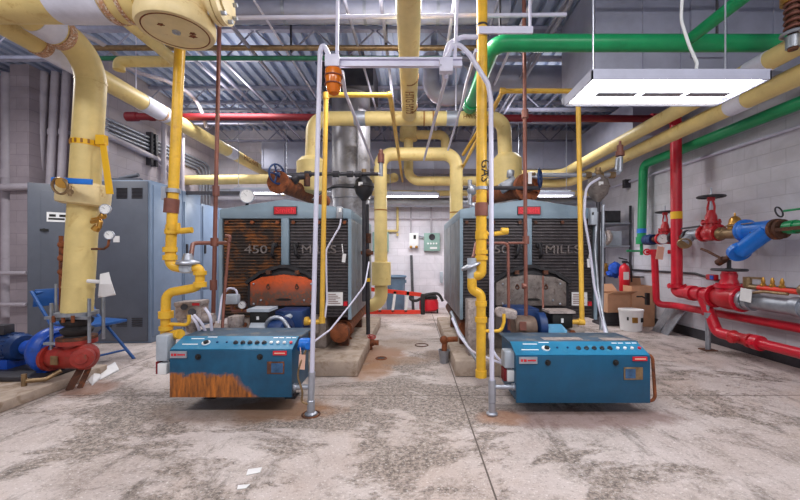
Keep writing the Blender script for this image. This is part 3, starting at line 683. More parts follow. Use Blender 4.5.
# ------------------------------------------------------------------ blue folding chair
t = thing('folding_chair', (-4.9, 5.5, 0), 'blue metal folding chair beside the grey electrical panel', 'chair')
cx0 = -5.42
part(t, 'backrest', MB().tube([(cx0 - .03, 5.28, .80), (cx0 - .09, 5.5, .82), (cx0 - .03, 5.74, .80)], .02, .2, 8).prism([(5.27, .64), (5.75, .64), (5.73, .84), (5.29, .84)], 'yz', cx0 - .06, cx0 - .035), 'chair_blue', bevel=.006)
part(t, 'seat', MB().prism([(-5.22, 5.3), (-4.62, 5.28), (-4.57, 5.5), (-4.62, 5.74), (-5.22, 5.72)], 'xy', .44, .475), 'chair_blue', bevel=.01)
for y in (5.26, 5.75):
    part(t, 'front_leg', MB().tube([(cx0 - .05, y, .82), (-5.12, y, .46), (-4.52, y, .0)], .017, .1, 8), 'chair_blue')
    part(t, 'rear_leg', MB().tube([(-4.85, y, .45), (-5.1, y, .3), (-5.45, y, .0)], .017, .1, 8), 'chair_blue')
part(t, 'cross_brace', MB().cyl((-4.66, 5.26, .1), (-4.66, 5.75, .1), .012).cyl((-5.38, 5.26, .06), (-5.38, 5.75, .06), .012), 'chair_blue')

t.location = (-4.28, 4.9, 0); t.rotation_euler = (0, 0, -.32); t.scale = (1.14, 1.14, 1.14)
# ------------------------------------------------------------------ pump at left
single('pump_plinth', MB().box(-5.6, -3.66, 3.1, 4.45, 0, .1), 'pad', 'low concrete plinth under the blue pump', 'plinth', bevel=.015)
t = thing('circulating_pump', (-4.2, 4.0, .1), 'blue centrifugal pump with motor on the left concrete plinth', 'pump')
ax = Vector((1, -.22, 0)).normalized(); pc = Vector((-3.93, 4.08, .37))
part(t, 'volute', MB().lathe(pc - ax * .11, ax, [(.08, -.05), (.18, -.02), (.235, .03), (.25, .07), (.25, .11), (.225, .15), (.15, .18), (.12, .24)], 36), 'pump_blue')
part(t, 'volute_rib', MB().torus(pc + ax * .05, ax, .19, .015, 32), 'pump_blue')
part(t, 'bearing_bracket', MB().lathe(pc - ax * .42, ax, [(.08, 0), (.09, .05), (.07, .13), (.09, .22), (.16, .3)], 24), 'pump_blue')
mb = MB().lathe(pc - ax * .98, ax, [(.08, 0), (.13, .02), (.15, .06), (.15, .48), (.13, .52), (.05, .53)], 28)
for i in range(20):
    a = 2 * PI * i / 20; u, v, d = frame(ax); e = u * math.cos(a) + v * math.sin(a)
    mb.bar(pc - ax * .90 + e * .152, pc - ax * .54 + e * .152, .01, .016)
part(t, 'motor', mb, 'motor_blue')
part(t, 'terminal_box', MB().obox(pc - ax * .72 + Vector((0, -.04, .2)), (.14, .12, .11), Matrix.Identity(3)), 'dark_steel', bevel=.01)
part(t, 'baseplate', MB().box(-5.05, -3.83, 3.82, 4.4, .1, .15), 'dark_steel', bevel=.01)
for p in (pc - ax * .85, pc - ax * .6, pc - ax * .04):
    part(t, 'foot', MB().box(p.x - .05, p.x + .05, p.y - .13, p.y + .13, .15, max(.17, p.z - .12)), 'pump_blue')
t = thing('suction_diffuser', (-3.6, 3.9, .1), 'orange-red cast pump fitting under the fat yellow riser', 'fitting')
part(t, 'body', MB().lathe((-3.88, 3.99, .31), (1, -.14, .05), [(.08, 0), (.11, .03), (.125, .1), (.12, .25), (.125, .38), (.135, .40), (.135, .44), (.11, .47), (.06, .49), (.055, .5)], 28), 'pump_red')
part(t, 'side_flange', MB().cyl((-3.9, 3.995, .31), (-3.86, 3.99, .31), .145, n=24), 'pump_red')
part(t, 'top_flange', MB().cyl((-3.62, 4, .46), (-3.62, 4, .505), .175, n=28).cyl((-3.62, 4, .38), (-3.62, 4, .47), .12, n=24), 'pump_red')
part(t, 'cover', MB().lathe((-3.42, 3.84, .34), (.45, -.85, 0), [(.09, -.08), (.105, 0), (.1, .02), (.055, .03), (.05, .045)], 22), 'pump_red')
part(t, 'rating_plate', MB().obox((-3.70, 3.825, .32), (.08, .012, .09), Matrix.Rotation(-.14, 3, 'Z')), 'bronze', 'dull metal plate')
part(t, 'drain_valve', MB().tube([(-3.68, 3.88, .2), (-3.74, 3.78, .14), (-3.86, 3.7, .15)], .022, .05, 10).cyl((-3.88, 3.70, .22), (-3.88, 3.70, .08), .022), 'bronze')
part(t, 'support_foot', MB().bar((-3.52, 3.93, .2), (-3.58, 3.86, .0), .03, .06), 'dark_rust')
part(t, 'support_foot', MB().bar((-3.46, 3.96, .2), (-3.52, 3.92, .0), .02, .05), 'dark_rust')
t = thing('flexible_connector', (-3.62, 4, .5), 'black rubber pipe joint in a steel rod frame below the fat riser', 'connector')
part(t, 'bellows', MB().lathe((-3.62, 4, .53), (0, 0, 1), [(.12, 0), (.10, .015), (.135, .05), (.145, .085), (.10, .115), (.135, .15), (.145, .185), (.10, .215), (.12, .235)], 28), 'rubber')
part(t, 'lower_flange', MB().cyl((-3.62, 4, .507), (-3.62, 4, .535), .175, n=28), 'dark_rust')
part(t, 'upper_flange', MB().cyl((-3.62, 4, .765), (-3.62, 4, .80), .185, n=28), 'galv')
for dx, dy in ((-.2, -.08), (.2, -.08), (-.2, .1), (.2, .1)): part(t, 'control_rod', MB().cyl((-3.62 + dx, 4 + dy, .36 if (dx < 0 and dy < 0) else .48), (-3.62 + dx, 4 + dy, .9 if dx < 0 else .95), .016, n=8), 'galv')
part(t, 'rod_plate', MB().box(-3.85, -3.39, 3.87, 3.91, .735, .765), 'galv'); part(t, 'rod_plate', MB().box(-3.85, -3.62, 3.86, 3.91, .47, .495), 'galv')
for dx in (-.1, .0, .1): part(t, 'bolt', MB().cyl((-3.62 + dx, 3.84, .71), (-3.62 + dx, 3.84, .78), .016, n=8), 'rust')
t = thing('valve_chain', (-3.85, 4.1, .8), 'rusty small valve column behind the fat riser', 'valve')
ch = MB()
for i in range(6): ch.sphere((-3.81 - (i % 2) * .03, 4.06, 1.15 + i * .075), .045, (1, .8, .9), 10, 6)
ch.cyl((-3.85, 4.06, 1.62), (-3.85, 4.06, .8), .02)
part(t, 'body', ch, 'rust'); part(t, 'rod', MB().cyl((-3.83, 3.98, 1.1), (-3.83, 3.98, .8), .012), 'galv')
for i, (pts, nm) in enumerate((([(98, 372), (115, 364), (119, 371), (100, 380)], 'sheet of white paper on the floor right of the red pump fitting'), ([(86, 378), (97, 371), (101, 378), (92, 386)], 'crumpled paper scrap under the red pump fitting'),
               ([(248, 470), (262, 468), (260, 473), (246, 476)], 'torn white paper scrap on the open floor in front'), ([(238, 486), (250, 485), (246, 489), (237, 490)], 'smaller white paper scrap nearest the camera on the floor'))):
    mbp = MB(); P_ = []
    for (px, py) in pts:
        Y = F * H / (py - CY); P_.append((XX(px, Y), Y))
    cxm = sum(p[0] for p in P_) / 4; cym = sum(p[1] for p in P_) / 4
    mbp.rings([[Vector((p[0], p[1], .002)) for p in P_], [Vector((p[0], p[1], .006)) for p in P_]])
    if i < 2: mbp.add([(P_[0][0], P_[0][1], .006), (P_[1][0], P_[1][1], .03), (cxm, cym, .05), (P_[3][0], P_[3][1], .006), (P_[2][0], P_[2][1], .02)], [(0, 2, 1), (0, 3, 2), (3, 4, 2), (4, 1, 2)])
    single('paper_scrap', mbp, 'paper', nm, 'paper', 'paper litter on the floor')

# ------------------------------------------------------------------ boilers
ZP = .185
def boiler(x0, x1, side, left):
    xc = (x0 + x1) / 2; Yf, Yb_ = 4.8, 7.15; zb, zh = .60, 1.885
    nm = 'left' if left else 'right'
    single('boiler_plinth', MB().box(x0 - .1, x1 + (.16 if left else .1), 4.28, 7.4, 0, ZP) if left else MB().box(x0 - .12, x1 + .1, 4.28, 7.4, 0, ZP), 'pad',
           'raised concrete plinth under the %s' % ('boiler with the orange rusted door' if left else 'boiler with the grey door'), 'plinth', bevel=.02)
    t = thing('boiler', (xc, Yf, ZP), 'large blue-grey cast iron boiler with %s burner door, %s' % (('an orange rusted', 'front casting rusted') if left else ('a sooty grey', 'front casting black')), 'boiler', 'pair of boilers')
    top = [(x0, zh), (x0, 2.0), (x0 + .04, 2.01), (xc, 2.135), (x1 - .04, 2.01), (x1, 2.0), (x1, zh)]
    hd = part(t, 'top_jacket', MB().prism(top, 'xz', Yf - .02, Yb_), 'jacket', bevel=.006)
    np_ = part(t, 'nameplate', MB().box(xc - .145, xc + .155, Yf - .04, Yf - .02, 1.93, 2.04), 'dark_steel', 'red nameplate', sub=hd)
    part(t, 'nameplate_field', MB().box(xc - .135, xc + .145, Yf - .045, Yf - .039, 1.94, 2.03), 'redplate', sub=hd)
    part(t, 'nameplate_lettering', MB().text('Smith', .095, (xc + .005, Yf - .047, 1.985), None, .004, sx=1.15), 'redtext', sub=hd)
    for sx in (-1, 1):
        xe = x0 if sx < 0 else x1; xi = xe - sx * .035
        a, b = min(xe, xi), max(xe, xi)
        sp = part(t, 'side_jacket', MB().box(a, b, Yf - .02, Yb_, zb - .02, zh), 'jacket_side', 'worn metal side panel', bevel=.004)
        sm = MB()
        for y in (5.35, 5.95, 6.55): sm.box(xe - .004 if sx < 0 else xe - .004, xe + .004, y - .015, y + .015, zb, zh)
        part(t, 'panel_seam', sm, 'jacket_side', sub=sp)
        part(t, 'corner_strip', MB().box(a - .003, b + .003, Yf - .03, Yf - .012, zb - .02, zh), 'jacket', sub=sp)
    part(t, 'centre_strip', MB().box(xc - .05, xc + .045, Yf - .03, Yf + .03, 1.235, zh), 'jacket', bevel=.004)
    for k, (a, b) in enumerate(((x0 + .04, xc - .055), (xc + .05, x1 - .04))):
        m = MB().box(a, b, Yf + .03, Yf + .1, zb, zh)
        z = zb + .02
        while z < zh - .02:
            m.prism([(Yf + .031, z - .011), (Yf - .002, z - .004), (Yf - .002, z + .006), (Yf + .031, z + .009)], 'yz', a + .01, b - .01); z += .04
        cs = part(t, 'front_casting', m, 'cast_rust' if (left and k == 0) else 'cast', 'casting stained orange with rust' if (left and k == 0) else None)
        pl = MB().box(a + .03 if k else a + .10, b - .1 if k else b - .03, Yf - .001, Yf + .03, 1.40, 1.56)
        lt = MB().text('450' if k == 0 else 'MILLS', .15, ((a + b) / 2 + (.05 if k == 0 else .0), Yf - .004, 1.48), None, .010, sx=1.25 if k else 1.35)
        part(t, 'cast_lettering', lt, 'letter_iron', 'raised cast letters', sub=cs)
        bl = MB()
        for (bx, bz) in ((a + .05, zh - .05), ((a + b) / 2, zh - .05), (b - .05, zh - .05)): bl.cyl((bx, Yf + .02, bz), (bx, Yf - .02, bz), .025, n=6)
        part(t, 'bolt', bl, 'rust' if left else 'dark_rust', sub=cs)
    for sx in (-1, 1):
        x = xc + sx * .135
        part(t, 'handle', MB().tube([(x, Yf + .02, 1.56), (x, Yf - .07, 1.55), (x + sx * .02, Yf - .07, 1.42), (x + sx * .03, Yf + .02, 1.38)], .02, .03, 10).cyl((x, Yf + .02, 1.54), (x, Yf - .05, 1.54), .035), 'hood')
    # burner door with hood
    dw = .41 if left else .44; xd = xc + (.015 if left else -.005)
    arch = [(xd - dw - .06, .66), (xd - dw - .06, 1.06), (xd - dw + .12, 1.19), (xd - .05, 1.27), (xd + .05, 1.27), (xd + dw - .12, 1.19), (xd + dw + .06, 1.06), (xd + dw + .06, .66)]
    hood = part(t, 'door_hood', MB().prism(arch, 'xz', Yf - .10, Yf + .06), 'hood', bevel=.015)
    brow = MB()
    pts = [Vector((p[0], Yf - .12, p[1] + .0)) for p in arch[1:7]]
    for p, q in zip(pts, pts[1:]): brow.bar(p, q, .07, .04)
    part(t, 'door_brow', brow, 'hood', sub=hood)
    pan = [(xd - dw, .775), (xd - dw, 1.07), (xd - dw + .14, 1.135), (xd, 1.165), (xd + dw - .14, 1.135), (xd + dw, 1.07), (xd + dw, .775)]
    dp = part(t, 'burner_door', MB().prism(pan, 'xz', Yf - .16, Yf - .08), 'rust_door' if left else 'grey_door', 'orange rusted door' if left else 'sooty grey door', bevel=.012)
    eye = MB(); bo = MB()
    for sx in (-1, 1):
        c = Vector((xd + sx * .18, Yf - .165, 1.01)); eye.torus(c, (.5, 1, 0), .022, .008, 16).cyl(c + Vector((0, .01, .03)), c - Vector((0, .015, -.03)), .012)
        eye.bar(c + Vector((0, .02, .16)), c + Vector((0, .02, .21)), .05, .06)
        for (bx, bz) in ((.36, .80), (.27, .845), (.36, 1.05)): bo.sphere((xd + sx * bx, Yf - .165, bz), .014, n=8, m=5)
    part(t, 'eye_ring', eye, 'dark_rust', sub=dp); part(t, 'bolt', bo, 'steel', sub=dp)
    part(t, 'grip_slot', MB().prism([(xd - .09, .85), (xd - .03, .87), (xd + .07, .87), (xd + .12, .85), (xd + .07, .842), (xd - .04, .842)], 'xz', Yf - .168, Yf - .155), 'ink', sub=dp)
    # lower refractory base and front sill
    part(t, 'base', MB().box(x0 + .12, x1 - (.34 if left else .18), Yf + .06, Yb_ - .05, ZP, zb), 'hoop', 'pale refractory base', bevel=.02)
    part(t, 'burner_mount', MB().box(xd - .42, xd + .42, Yf - .05, Yf + .08, .40, .72), 'hoop', bevel=.02)
    part(t, 'inner_body', MB().box(x0 + .05, x1 - .05, Yf + .1, Yb_ - .03, zb, zh), 'dark_steel')
    bo = MB()
    for bx in (x0 + .3, xc + .32, x1 - .55):
        for bz in (.30, .50): bo.cyl((bx, Yf + .07, bz), (bx, Yf + .03, bz), .03, n=6)
    part(t, 'base_bolt', bo, 'rust')
    # data plate and red tag
    xa = x1 - .31 if left else x1 - .32
    dpl = part(t, 'data_plate', MB().box(xa, xa + .2, Yf - .02, Yf + .004, .76, .93), 'paper', 'white instruction plate')
    pr = MB()
    for i in range(6): pr.box(xa + .015, xa + .17 - (i % 3) * .03, Yf - .023, Yf - .019, .785 + i * .023, .793 + i * .023)
    part(t, 'print', pr, 'copper', sub=dpl)
    part(t, 'red_tag', MB().box(xa + .21, xa + .26, Yf - .02, Yf + .004, .755, .81), 'redplate', 'small red tag')
    return t
boiler(-2.49, -.785, 1, True)
boiler(.62, 2.385, 1, False)

# supply headers over the boilers (rusty)
t = thing('supply_pipe', (-1.6, 5.5, 2.25), 'rusty bare supply pipe lying over the rusted-door boiler top', 'pipe', 'rusty supply pipes')
part(t, 'pipe_body', MB().tube([(-1.74, 4.85, 2.36), (-1.50, 6.3, 2.33)], .115, 0, 22), 'rust')
part(t, 'end_flange', MB().cyl((-1.745, 4.80, 2.36), (-1.738, 4.84, 2.36), .15, n=24).bolts((-1.74, 4.82, 2.36), (.15, 1, 0), .125, .014, .035, 8), 'rust')
t = thing('supply_pipe', (1.45, 5.5, 2.2), 'rusty bare supply pipe lying over the grey-door boiler top', 'pipe', 'rusty supply pipes')
part(t, 'pipe_body', MB().tube([(1.50, 4.9, 2.30), (1.2, 5.6, 2.32), (1.1, 6.3, 2.30)], .125, .2, 22), 'rust')
part(t, 'end_flange', MB().cyl((1.52, 4.84, 2.30), (1.50, 4.90, 2.30), .19, n=28).bolts((1.51, 4.87, 2.3), (0, 1, 0), .155, .015, .045, 8), 'rust')
part(t, 'end_plug', MB().cyl((1.53, 4.80, 2.30), (1.52, 4.85, 2.30), .07, n=8), 'dark_rust')
# lower return headers beside the boilers
t = thing('return_header', (-.93, 5.5, .2), 'rusty capped return pipe low beside the rusted-door boiler', 'pipe', 'rusty return headers')
part(t, 'pipe_body', MB().cyl((-.93, 4.75, .41), (-.93, 7.0, .42), .105, n=24), 'rust')
part(t, 'end_cap', MB().lathe((-.93, 4.78, .41), (0, -1, 0), [(.115, -.1), (.125, 0), (.118, .06), (.07, .075), (.03, .08)], 24), 'rust')
part(t, 'coupling', MB().cyl((-.93, 4.95, .41), (-.93, 5.1, .41), .135, n=24), 'rust')
part(t, 'support', MB().box(-1.0, -.86, 5.0, 5.1, ZP, .32).box(-1.0, -.86, 6.3, 6.4, ZP, .32), 'dark_rust')
t = thing('return_header', (.76, 5.5, .2), 'rusty capped return pipe low beside the grey-door boiler', 'pipe', 'rusty return headers')
part(t, 'pipe_body', MB().cyl((.72, 4.95, .43), (.72, 7.0, .44), .085, n=24), 'dark_rust')
part(t, 'end_cap', MB().lathe((.72, 4.98, .43), (0, -1, 0), [(.095, -.1), (.105, 0), (.098, .05), (.05, .06)], 24), 'rust')
part(t, 'support', MB().box(.66, .78, 5.1, 5.2, ZP, .36).box(.66, .78, 6.3, 6.4, ZP, .36), 'dark_rust')
single('drain_hose', MB().tube([W(451, 312, 4.72), W(458, 330, 4.5), W(470, 350, 4.25), W(478, 362, 4.0)], .022, .2, 10), 'galv', 'grey hose curving down from the grey-door boiler corner', 'hose')
single('insulation_block', MB().box(.68, .88, 4.5, 4.76, ZP, .86).box(.67, .89, 4.495, 4.51, .50, .53), 'cream_act', 'pale blocky casing at the lower left of the grey-door boiler', 'casing', bevel=.015)

# flue
t = thing('flue', (-1.11, 6.85, 2.0), 'fat grey steel flue stack rising behind the rusted-door boiler', 'flue')
part(t, 'stack', MB().lathe((-1.11, 6.75, 2.02), (0, 0, 1), [(.33, 0), (.33, .40), (.345, .41), (.345, 1.2), (.345, 2.3)], 40), 'flue')
part(t, 'clamp_band', MB().cyl((-1.11, 6.75, 2.60), (-1.11, 6.75, 2.65), .36, n=40), 'dark_steel', 'dark clamp band')
part(t, 'seam', MB().box(-.95, -.93, 6.40, 6.44, 2.65, 4.0), 'flue')
part(t, 'roof_collar', MB().box(-1.56, -.66, 6.3, 7.2, 4.3, 4.78), 'dark_steel', 'dark square roof collar')
t = thing('flue', (1.5, 6.9, 2.0), 'grey steel flue stack behind the grey-door boiler', 'flue')
part(t, 'stack', MB().cyl((1.75, 6.75, 2.0), (1.75, 6.75, 2.5), .3, n=32), 'flue')
part(t, 'clamp_band', MB().cyl((1.75, 6.75, 2.46), (1.75, 6.75, 2.52), .32, n=32), 'dark_steel')
# trim piping above the boilers
def wheel(root, c, axis, R, m, sub=None, name='handwheel', lab=None):
    c = Vector(c); u, v, d = frame(axis); w = MB().torus(c, axis, R, R * .1, 26)
    for i in range(5):
        a = 2 * PI * i / 5; w.bar(c, c + (u * math.cos(a) + v * math.sin(a)) * R, R * .16, R * .12)
    w.cyl(c - d * R * .15, c + d * R * .15, R * .22, n=12)
    return part(root, name, w, m, lab, sub=sub)
t = thing('gate_valve', W(281, 177, 5.0), 'small gate valve with navy handwheel above the rusted-door boiler', 'valve')
wheel(t, W(277, 174, 4.76), (1, -.55, 0), .125, 'motor_blue', lab='dark blue handwheel')
part(t, 'stem', MB().cyl(W(277, 174, 4.76), W(294, 178, 5.05), .02), 'steel')
part(t, 'body', MB().sphere(W(294, 179, 5.05), .075).cyl(W(285, 177, 5.0), W(304, 176, 5.1), .05), 'dark_steel')
part(t, 'tag', MB().obox(W(287, 183, 4.92), (.045, .006, .16), Matrix.Identity(3)), 'paper', 'white paper tag')
t = thing('header_pipe', W(330, 175, 5.1), 'dark thin pipe with elbows running above the rusted-door boiler to the black tank', 'pipe')
part(t, 'run', MB().tube([W(300, 174, 5.1), W(378, 174, 5.3)], .026, 0, 10), 'dark_steel')
cb = MB()
for px in (308, 336, 350, 358): cb.cyl(W(px - 3, 174, 5.13), W(px + 3, 174, 5.13), .045, n=8)
part(t, 'fitting', cb, 'dark_steel')
part(t, 'drop', MB().tube([W(307, 174, 5.12), W(307, 186, 5.12)], .045, 0, 10), 'dark_rust')
part(t, 'cable', MB().tube([W(312, 200, 5.15), W(330, 186, 5.3), W(356, 188, 5.3)], .012, .3, 8), 'black')
def low_water(px, py, Y, lab, rel_px, rel_py, bx0, tall_bottom, mtank):
    t = thing('expansion_ball', W(px, py, Y), lab, 'tank', 'black float chambers')
    c = W(px, py, Y); r = .135
    part(t, 'shell', MB().lathe(c - Vector((0, 0, r * 1.5)), (0, 0, 1), [(.03, 0), (.05, .03), (r * .85, r * .75), (r, r * 1.3), (r, r * 1.7), (r * .85, r * 2.2), (r * .4, r * 2.6), (.03, r * 2.75)], 26), mtank)
    part(t, 'flange_bolts', MB().torus(c, (0, 0, 1), r, .012, 26), mtank)
    part(t, 'label', MB().obox(c + Vector((-.03, -r - .002, .02)), (.06, .006, .05), Matrix.Identity(3)), 'paper', 'small white label')
    part(t, 'down_pipe', MB().cyl(c - Vector((0, 0, r * 1.4)), Vector((c.x, c.y, tall_bottom)), .027, n=14), 'dark_steel')
    part(t, 'neck', MB().cyl(c + Vector((0, 0, r)), c + Vector((0, 0, r + .12)), .035).sphere(c + Vector((0, 0, r + .05)), .05, n=10, m=6), 'bronze')
    return t
low_water(364, 187, 5.3, 'dark round float chamber on a pipe at the right of the rusted-door boiler', 381, 155, 0, .75, 'hood')
low_water(598, 187, 4.9, 'dark round float chamber on a pipe at the right of the grey-door boiler', 620, 150, 0, .6, 'grey_door')
t = thing('relief_valve', W(381, 160, 5.35), 'copper-capped relief valve in front of the arched yellow return', 'valve', 'relief valves')
part(t, 'cap', MB().lathe(W(381, 163, 5.35), (0, 0, 1), [(.05, 0), (.05, .13), (.035, .14), (.03, .19), (.012, .2)], 16), 'copper')
part(t, 'body', MB().cyl(W(381, 163, 5.35), W(381, 176, 5.35), .03).tube([W(381, 174, 5.35), W(370, 174, 5.32)], .024, 0, 8), 'steel')
t = thing('relief_valve', W(620, 150, 4.9), 'copper-capped relief valve hung under the yellow pipes at right', 'valve', 'relief valves')
part(t, 'cap', MB().lathe(W(620, 156, 4.9), (0, 0, 1), [(.055, 0), (.055, .06), (.04, .065), (.04, .14), (.018, .15), (.015, .2)], 16), 'copper')
part(t, 'body', MB().cyl(W(620, 157, 4.9), W(620, 172, 4.9), .035).tube([W(620, 166, 4.9), W(619, 174, 4.9), W(606, 175, 4.9)], .03, .05, 10).cyl(W(617, 158, 4.86), W(616, 170, 4.86), .018), 'steel')
t = thing('header_pipe', W(545, 176, 4.9), 'thin steel pipe with fittings running above the grey-door boiler', 'pipe')
part(t, 'run', MB().cyl(W(528, 175, 4.93), W(608, 175, 4.9), .028, n=10), 'steel')
fb = MB()
for px in (532, 588, 600, 612): fb.cyl(W(px - 2.5, 175, 4.9), W(px + 2.5, 175, 4.9), .045, n=8)
part(t, 'fitting', fb, 'bronze')
t = thing('gate_valve', W(540, 177, 4.85), 'small gate valve with blackish blue handwheel above the grey-door boiler', 'valve')
wheel(t, W(540, 178, 4.75), (1, -.55, 0), .12, 'motor_blue', lab='dark blue handwheel')
part(t, 'stem', MB().cyl(W(540, 178, 4.75), W(528, 176, 4.9), .02), 'steel')
part(t, 'tag', MB().obox(W(530, 178, 4.72), (.045, .006, .15), Matrix.Identity(3)), 'paper', 'white paper tag')
single('drain_pipe', MB().tube([W(463, 188, 4.9), W(540, 188, 4.75)], .025, 0, 8), 'dark_steel', 'dark thin pipe crossing in front of the rusty right supply pipe', 'pipe')
single('valve_cluster', MB().sphere(W(472, 190, 4.9), .07).cyl(W(470, 205, 4.9), W(470, 180, 4.9), .03).sphere(W(474, 206, 4.9), .05).tube([W(474, 206, 4.9), W(468, 212, 4.9), W(460, 214, 4.9)], .018, .03, 8), 'steel', 'cluster of small steel valves left of the GAS-marked riser', 'valve')
single('actuator', MB().obox(W(508, 185, 5.0), (.22, .16, .14), Matrix.Rotation(-.5, 3, 'Y')).cyl(W(510, 178, 5.0), W(511, 170, 5.0), .05), 'galv', 'grey actuator on top of the rusty right supply pipe', 'actuator', bevel=.02)
gauge(W(247, 196, 4.75), (.2, -1, 0), .092, 'large white dial gauge on top of the rusted-door boiler', (W(247, 207, 4.85), W(246, 212, 4.9)), sm='dark_steel')

# ------------------------------------------------------------------ burners
def burner(x0, x1, zlo, zhi, left):
    Yf = 3.25; ysl, yb, zt = 3.45, 3.82, zhi + .075
    xc = (x0 + x1) / 2
    lab = ('teal blue burner cabinet with a big rust patch, in front of the rusted-door boiler' if left else 'clean teal blue burner cabinet in front of the grey-door boiler')
    t = thing('burner', (xc, Yf, 0), lab, 'burner', 'pair of burners')
    body = [(Yf, zlo), (Yf, zhi), (ysl, zt), (yb, zt), (yb, zlo)]
    cb = part(t, 'control_cabinet', MB().prism([(Yf + .012, zlo), (Yf + .012, zhi - .004), (ysl, zt - .01), (yb, zt - .01), (yb, zlo)], 'yz', x0 + .012, x1 - .012), 'burner_blue', bevel=.01)
    part(t, 'front_panel', MB().box(x0, x1, Yf - .008, Yf + .012, zlo, zhi), 'burner_rust' if left else 'burner_blue', 'rust-patched front panel' if left else None, sub=cb, bevel=.005)
    sl = (zt - zhi) / (ysl - Yf); nrm = Vector((0, -sl, 1)).normalized(); along = Vector((0, 1, sl)).normalized()
    Rs = Matrix((Vector((1, 0, 0)), along, nrm)).transposed()
    def onp(fx, fy, h=.0): return Vector((x0 + (x1 - x0) * fx, Yf + (ysl - Yf) * fy, zhi + (zt - zhi) * fy)) + nrm * h
    part(t, 'control_panel', MB().obox(onp(.5, .5, .0), (x1 - x0, (ysl - Yf) * 1.04, .012), Rs), 'burner_panel', 'light teal sloping control panel', sub=cb)
    part(t, 'top_cover', MB().box(x0 - .01, x1 + .02, ysl, yb + .02, zt - .012, zt + .006), 'burner_top', 'dusty slate top cover', sub=cb, bevel=.004)
    part(t, 'selector_dial', MB().cyl(onp(.25, .45, .005), onp(.25, .45, .014), .036, n=24), 'white', 'white dial', sub=cb)
    part(t, 'dial_knob', MB().cyl(onp(.255, .42, .012), onp(.255, .42, .03), .022, n=14), 'ink', sub=cb)
    for fx in (.50, .56, .62, .68, .74): part(t, 'knob', MB().lathe(onp(fx, .45, .004), nrm, [(.021, 0), (.021, .012), (.014, .014), (.012, .024)], 14), 'dark_steel', sub=cb)
    for fx, m in ((.80, 'white'), (.855, 'white'), (.91, 'paper'), (.965, 'redplate')): part(t, 'indicator_lamp', MB().cyl(onp(fx, .45, .004), onp(fx, .45, .02), .014, n=12), m, 'red lamp' if m == 'redplate' else None, sub=cb)
    sm = MB().cyl(onp(.34, .5, .004), onp(.34, .5, .016), .009).cyl(onp(.42, .5, .004), onp(.42, .5, .016), .009)
    part(t, 'small_switch', sm, 'motor_blue', sub=cb)
    pr = MB()
    for (fa, fb_, fy) in ((.09, .20, .78), (.06, .19, .36), (.79, .83, .85), (.84, .88, .85), (.90, .94, .85), (.95, .985, .85), (.22, .30, .9)): pr.obox(onp((fa + fb_) / 2, fy, .007), ((fb_ - fa) * (x1 - x0), .011, .003), Rs)
    part(t, 'panel_print', pr, 'white', 'white printed lines', sub=cb)
    w, h = x1 - x0, zhi - zlo
    def fp(a, b, c, d, dd=.012): return MB().box(x0 + a * w, x0 + b * w, Yf - .008 - dd, Yf - .006, zlo + c * h, zlo + d * h)
    if left: a, b = .01, .145
    else: a, b = .02, .155
    bp = part(t, 'badge', fp(a, b, .84, .98), 'steel', 'silver maker badge', sub=cb)
    lm = MB().box(x0 + (a + .012) * w, x0 + (a + .026) * w, Yf - .024, Yf - .019, zlo + .885 * h, zlo + .935 * h).box(x0 + (a + .034) * w, x0 + (a + .054) * w, Yf - .024, Yf - .019, zlo + .885 * h, zlo + .935 * h)
    lm.box(x0 + (a + .062) * w, x0 + (b - .012) * w, Yf - .024, Yf - .019, zlo + .895 * h, zlo + .925 * h)
    part(t, 'badge_mark', lm, 'redplate', 'red marks', sub=cb)
    a, b = (.85, .96) if left else (.865, .97)
    part(t, 'warning_plate', fp(a, b, .90, .985), 'redplate', 'red warning plate', sub=cb)
    part(t, 'warning_print', MB().box(x0 + (a + .012) * w, x0 + (b - .012) * w, Yf - .023, Yf - .019, zlo + .93 * h, zlo + .955 * h), 'pink_paper', sub=cb)
    for fx in (.235, .74): part(t, 'latch', MB().lathe((x0 + fx * w, Yf - .006, zlo + .86 * h), (0, -1, 0), [(.026, 0), (.026, .008), (.016, .01), (.014, .028)], 14), 'ink', 'black latch', sub=cb)
    wf = part(t, 'window_frame', fp(.80, .94, .50, .76, .006), 'dark_rust' if left else 'bronze', 'rusty window frame', sub=cb)
    part(t, 'window_glass', fp(.835 if left else .81, .93 if left else .885, .53, .73, .009), 'glass', 'blue reflecting window', sub=cb)
    # cabinet stand
    for x in (x0 + .14, x1 - .14):
        part(t, 'cabinet_leg', MB().box(x - .03, x + .03, 3.66, 3.72, 0, zlo + .02).box(x - .05, x + .05, 3.62, 3.76, 0, .012), 'dark_steel')
    part(t, 'support_beam', MB().box(xc - .3, xc - .24, 3.78, 4.8, zlo + .08, zlo + .14).box(xc + .24, xc + .3, 3.78, 4.8, zlo + .08, zlo + .14), 'motor_blue')
    return t
t = burner(-2.125, -1.054, .16, .575, True)
xd = -1.67
part(t, 'blast_tube', MB().cyl((xd + .1, 4.2, .55), (xd + .1, 4.76, .55), .2, n=28), 'motor_blue')
part(t, 'fan_scroll', MB().lathe((-1.48, 4.05, .58), (1, -.25, 0), [(.06, -.06), (.145, -.03), (.16, 0), (.16, .1), (.145, .13), (.07, .15), (.06, .12)], 32), 'motor_blue', 'dark blue fan scroll')
part(t, 'air_box', MB().box(-1.58, -1.26, 4.25, 4.6, .46, .77), 'motor_blue', bevel=.02)
part(t, 'pipe_hoop', MB().tube([(-1.56, 4.0, .5), (-1.56, 3.95, .72), (-1.4, 3.95, .76), (-1.3, 3.95, .6)], .022, .1, 10), 'steel')
tb = part(t, 'transformer', MB().box(-1.75, -1.55, 3.98, 4.2, .66, .80), 'ink', 'black transformer box', bevel=.01)
part(t, 'transformer_lid', MB().box(-1.77, -1.53, 3.96, 4.22, .80, .83), 'grey_box', sub=tb)
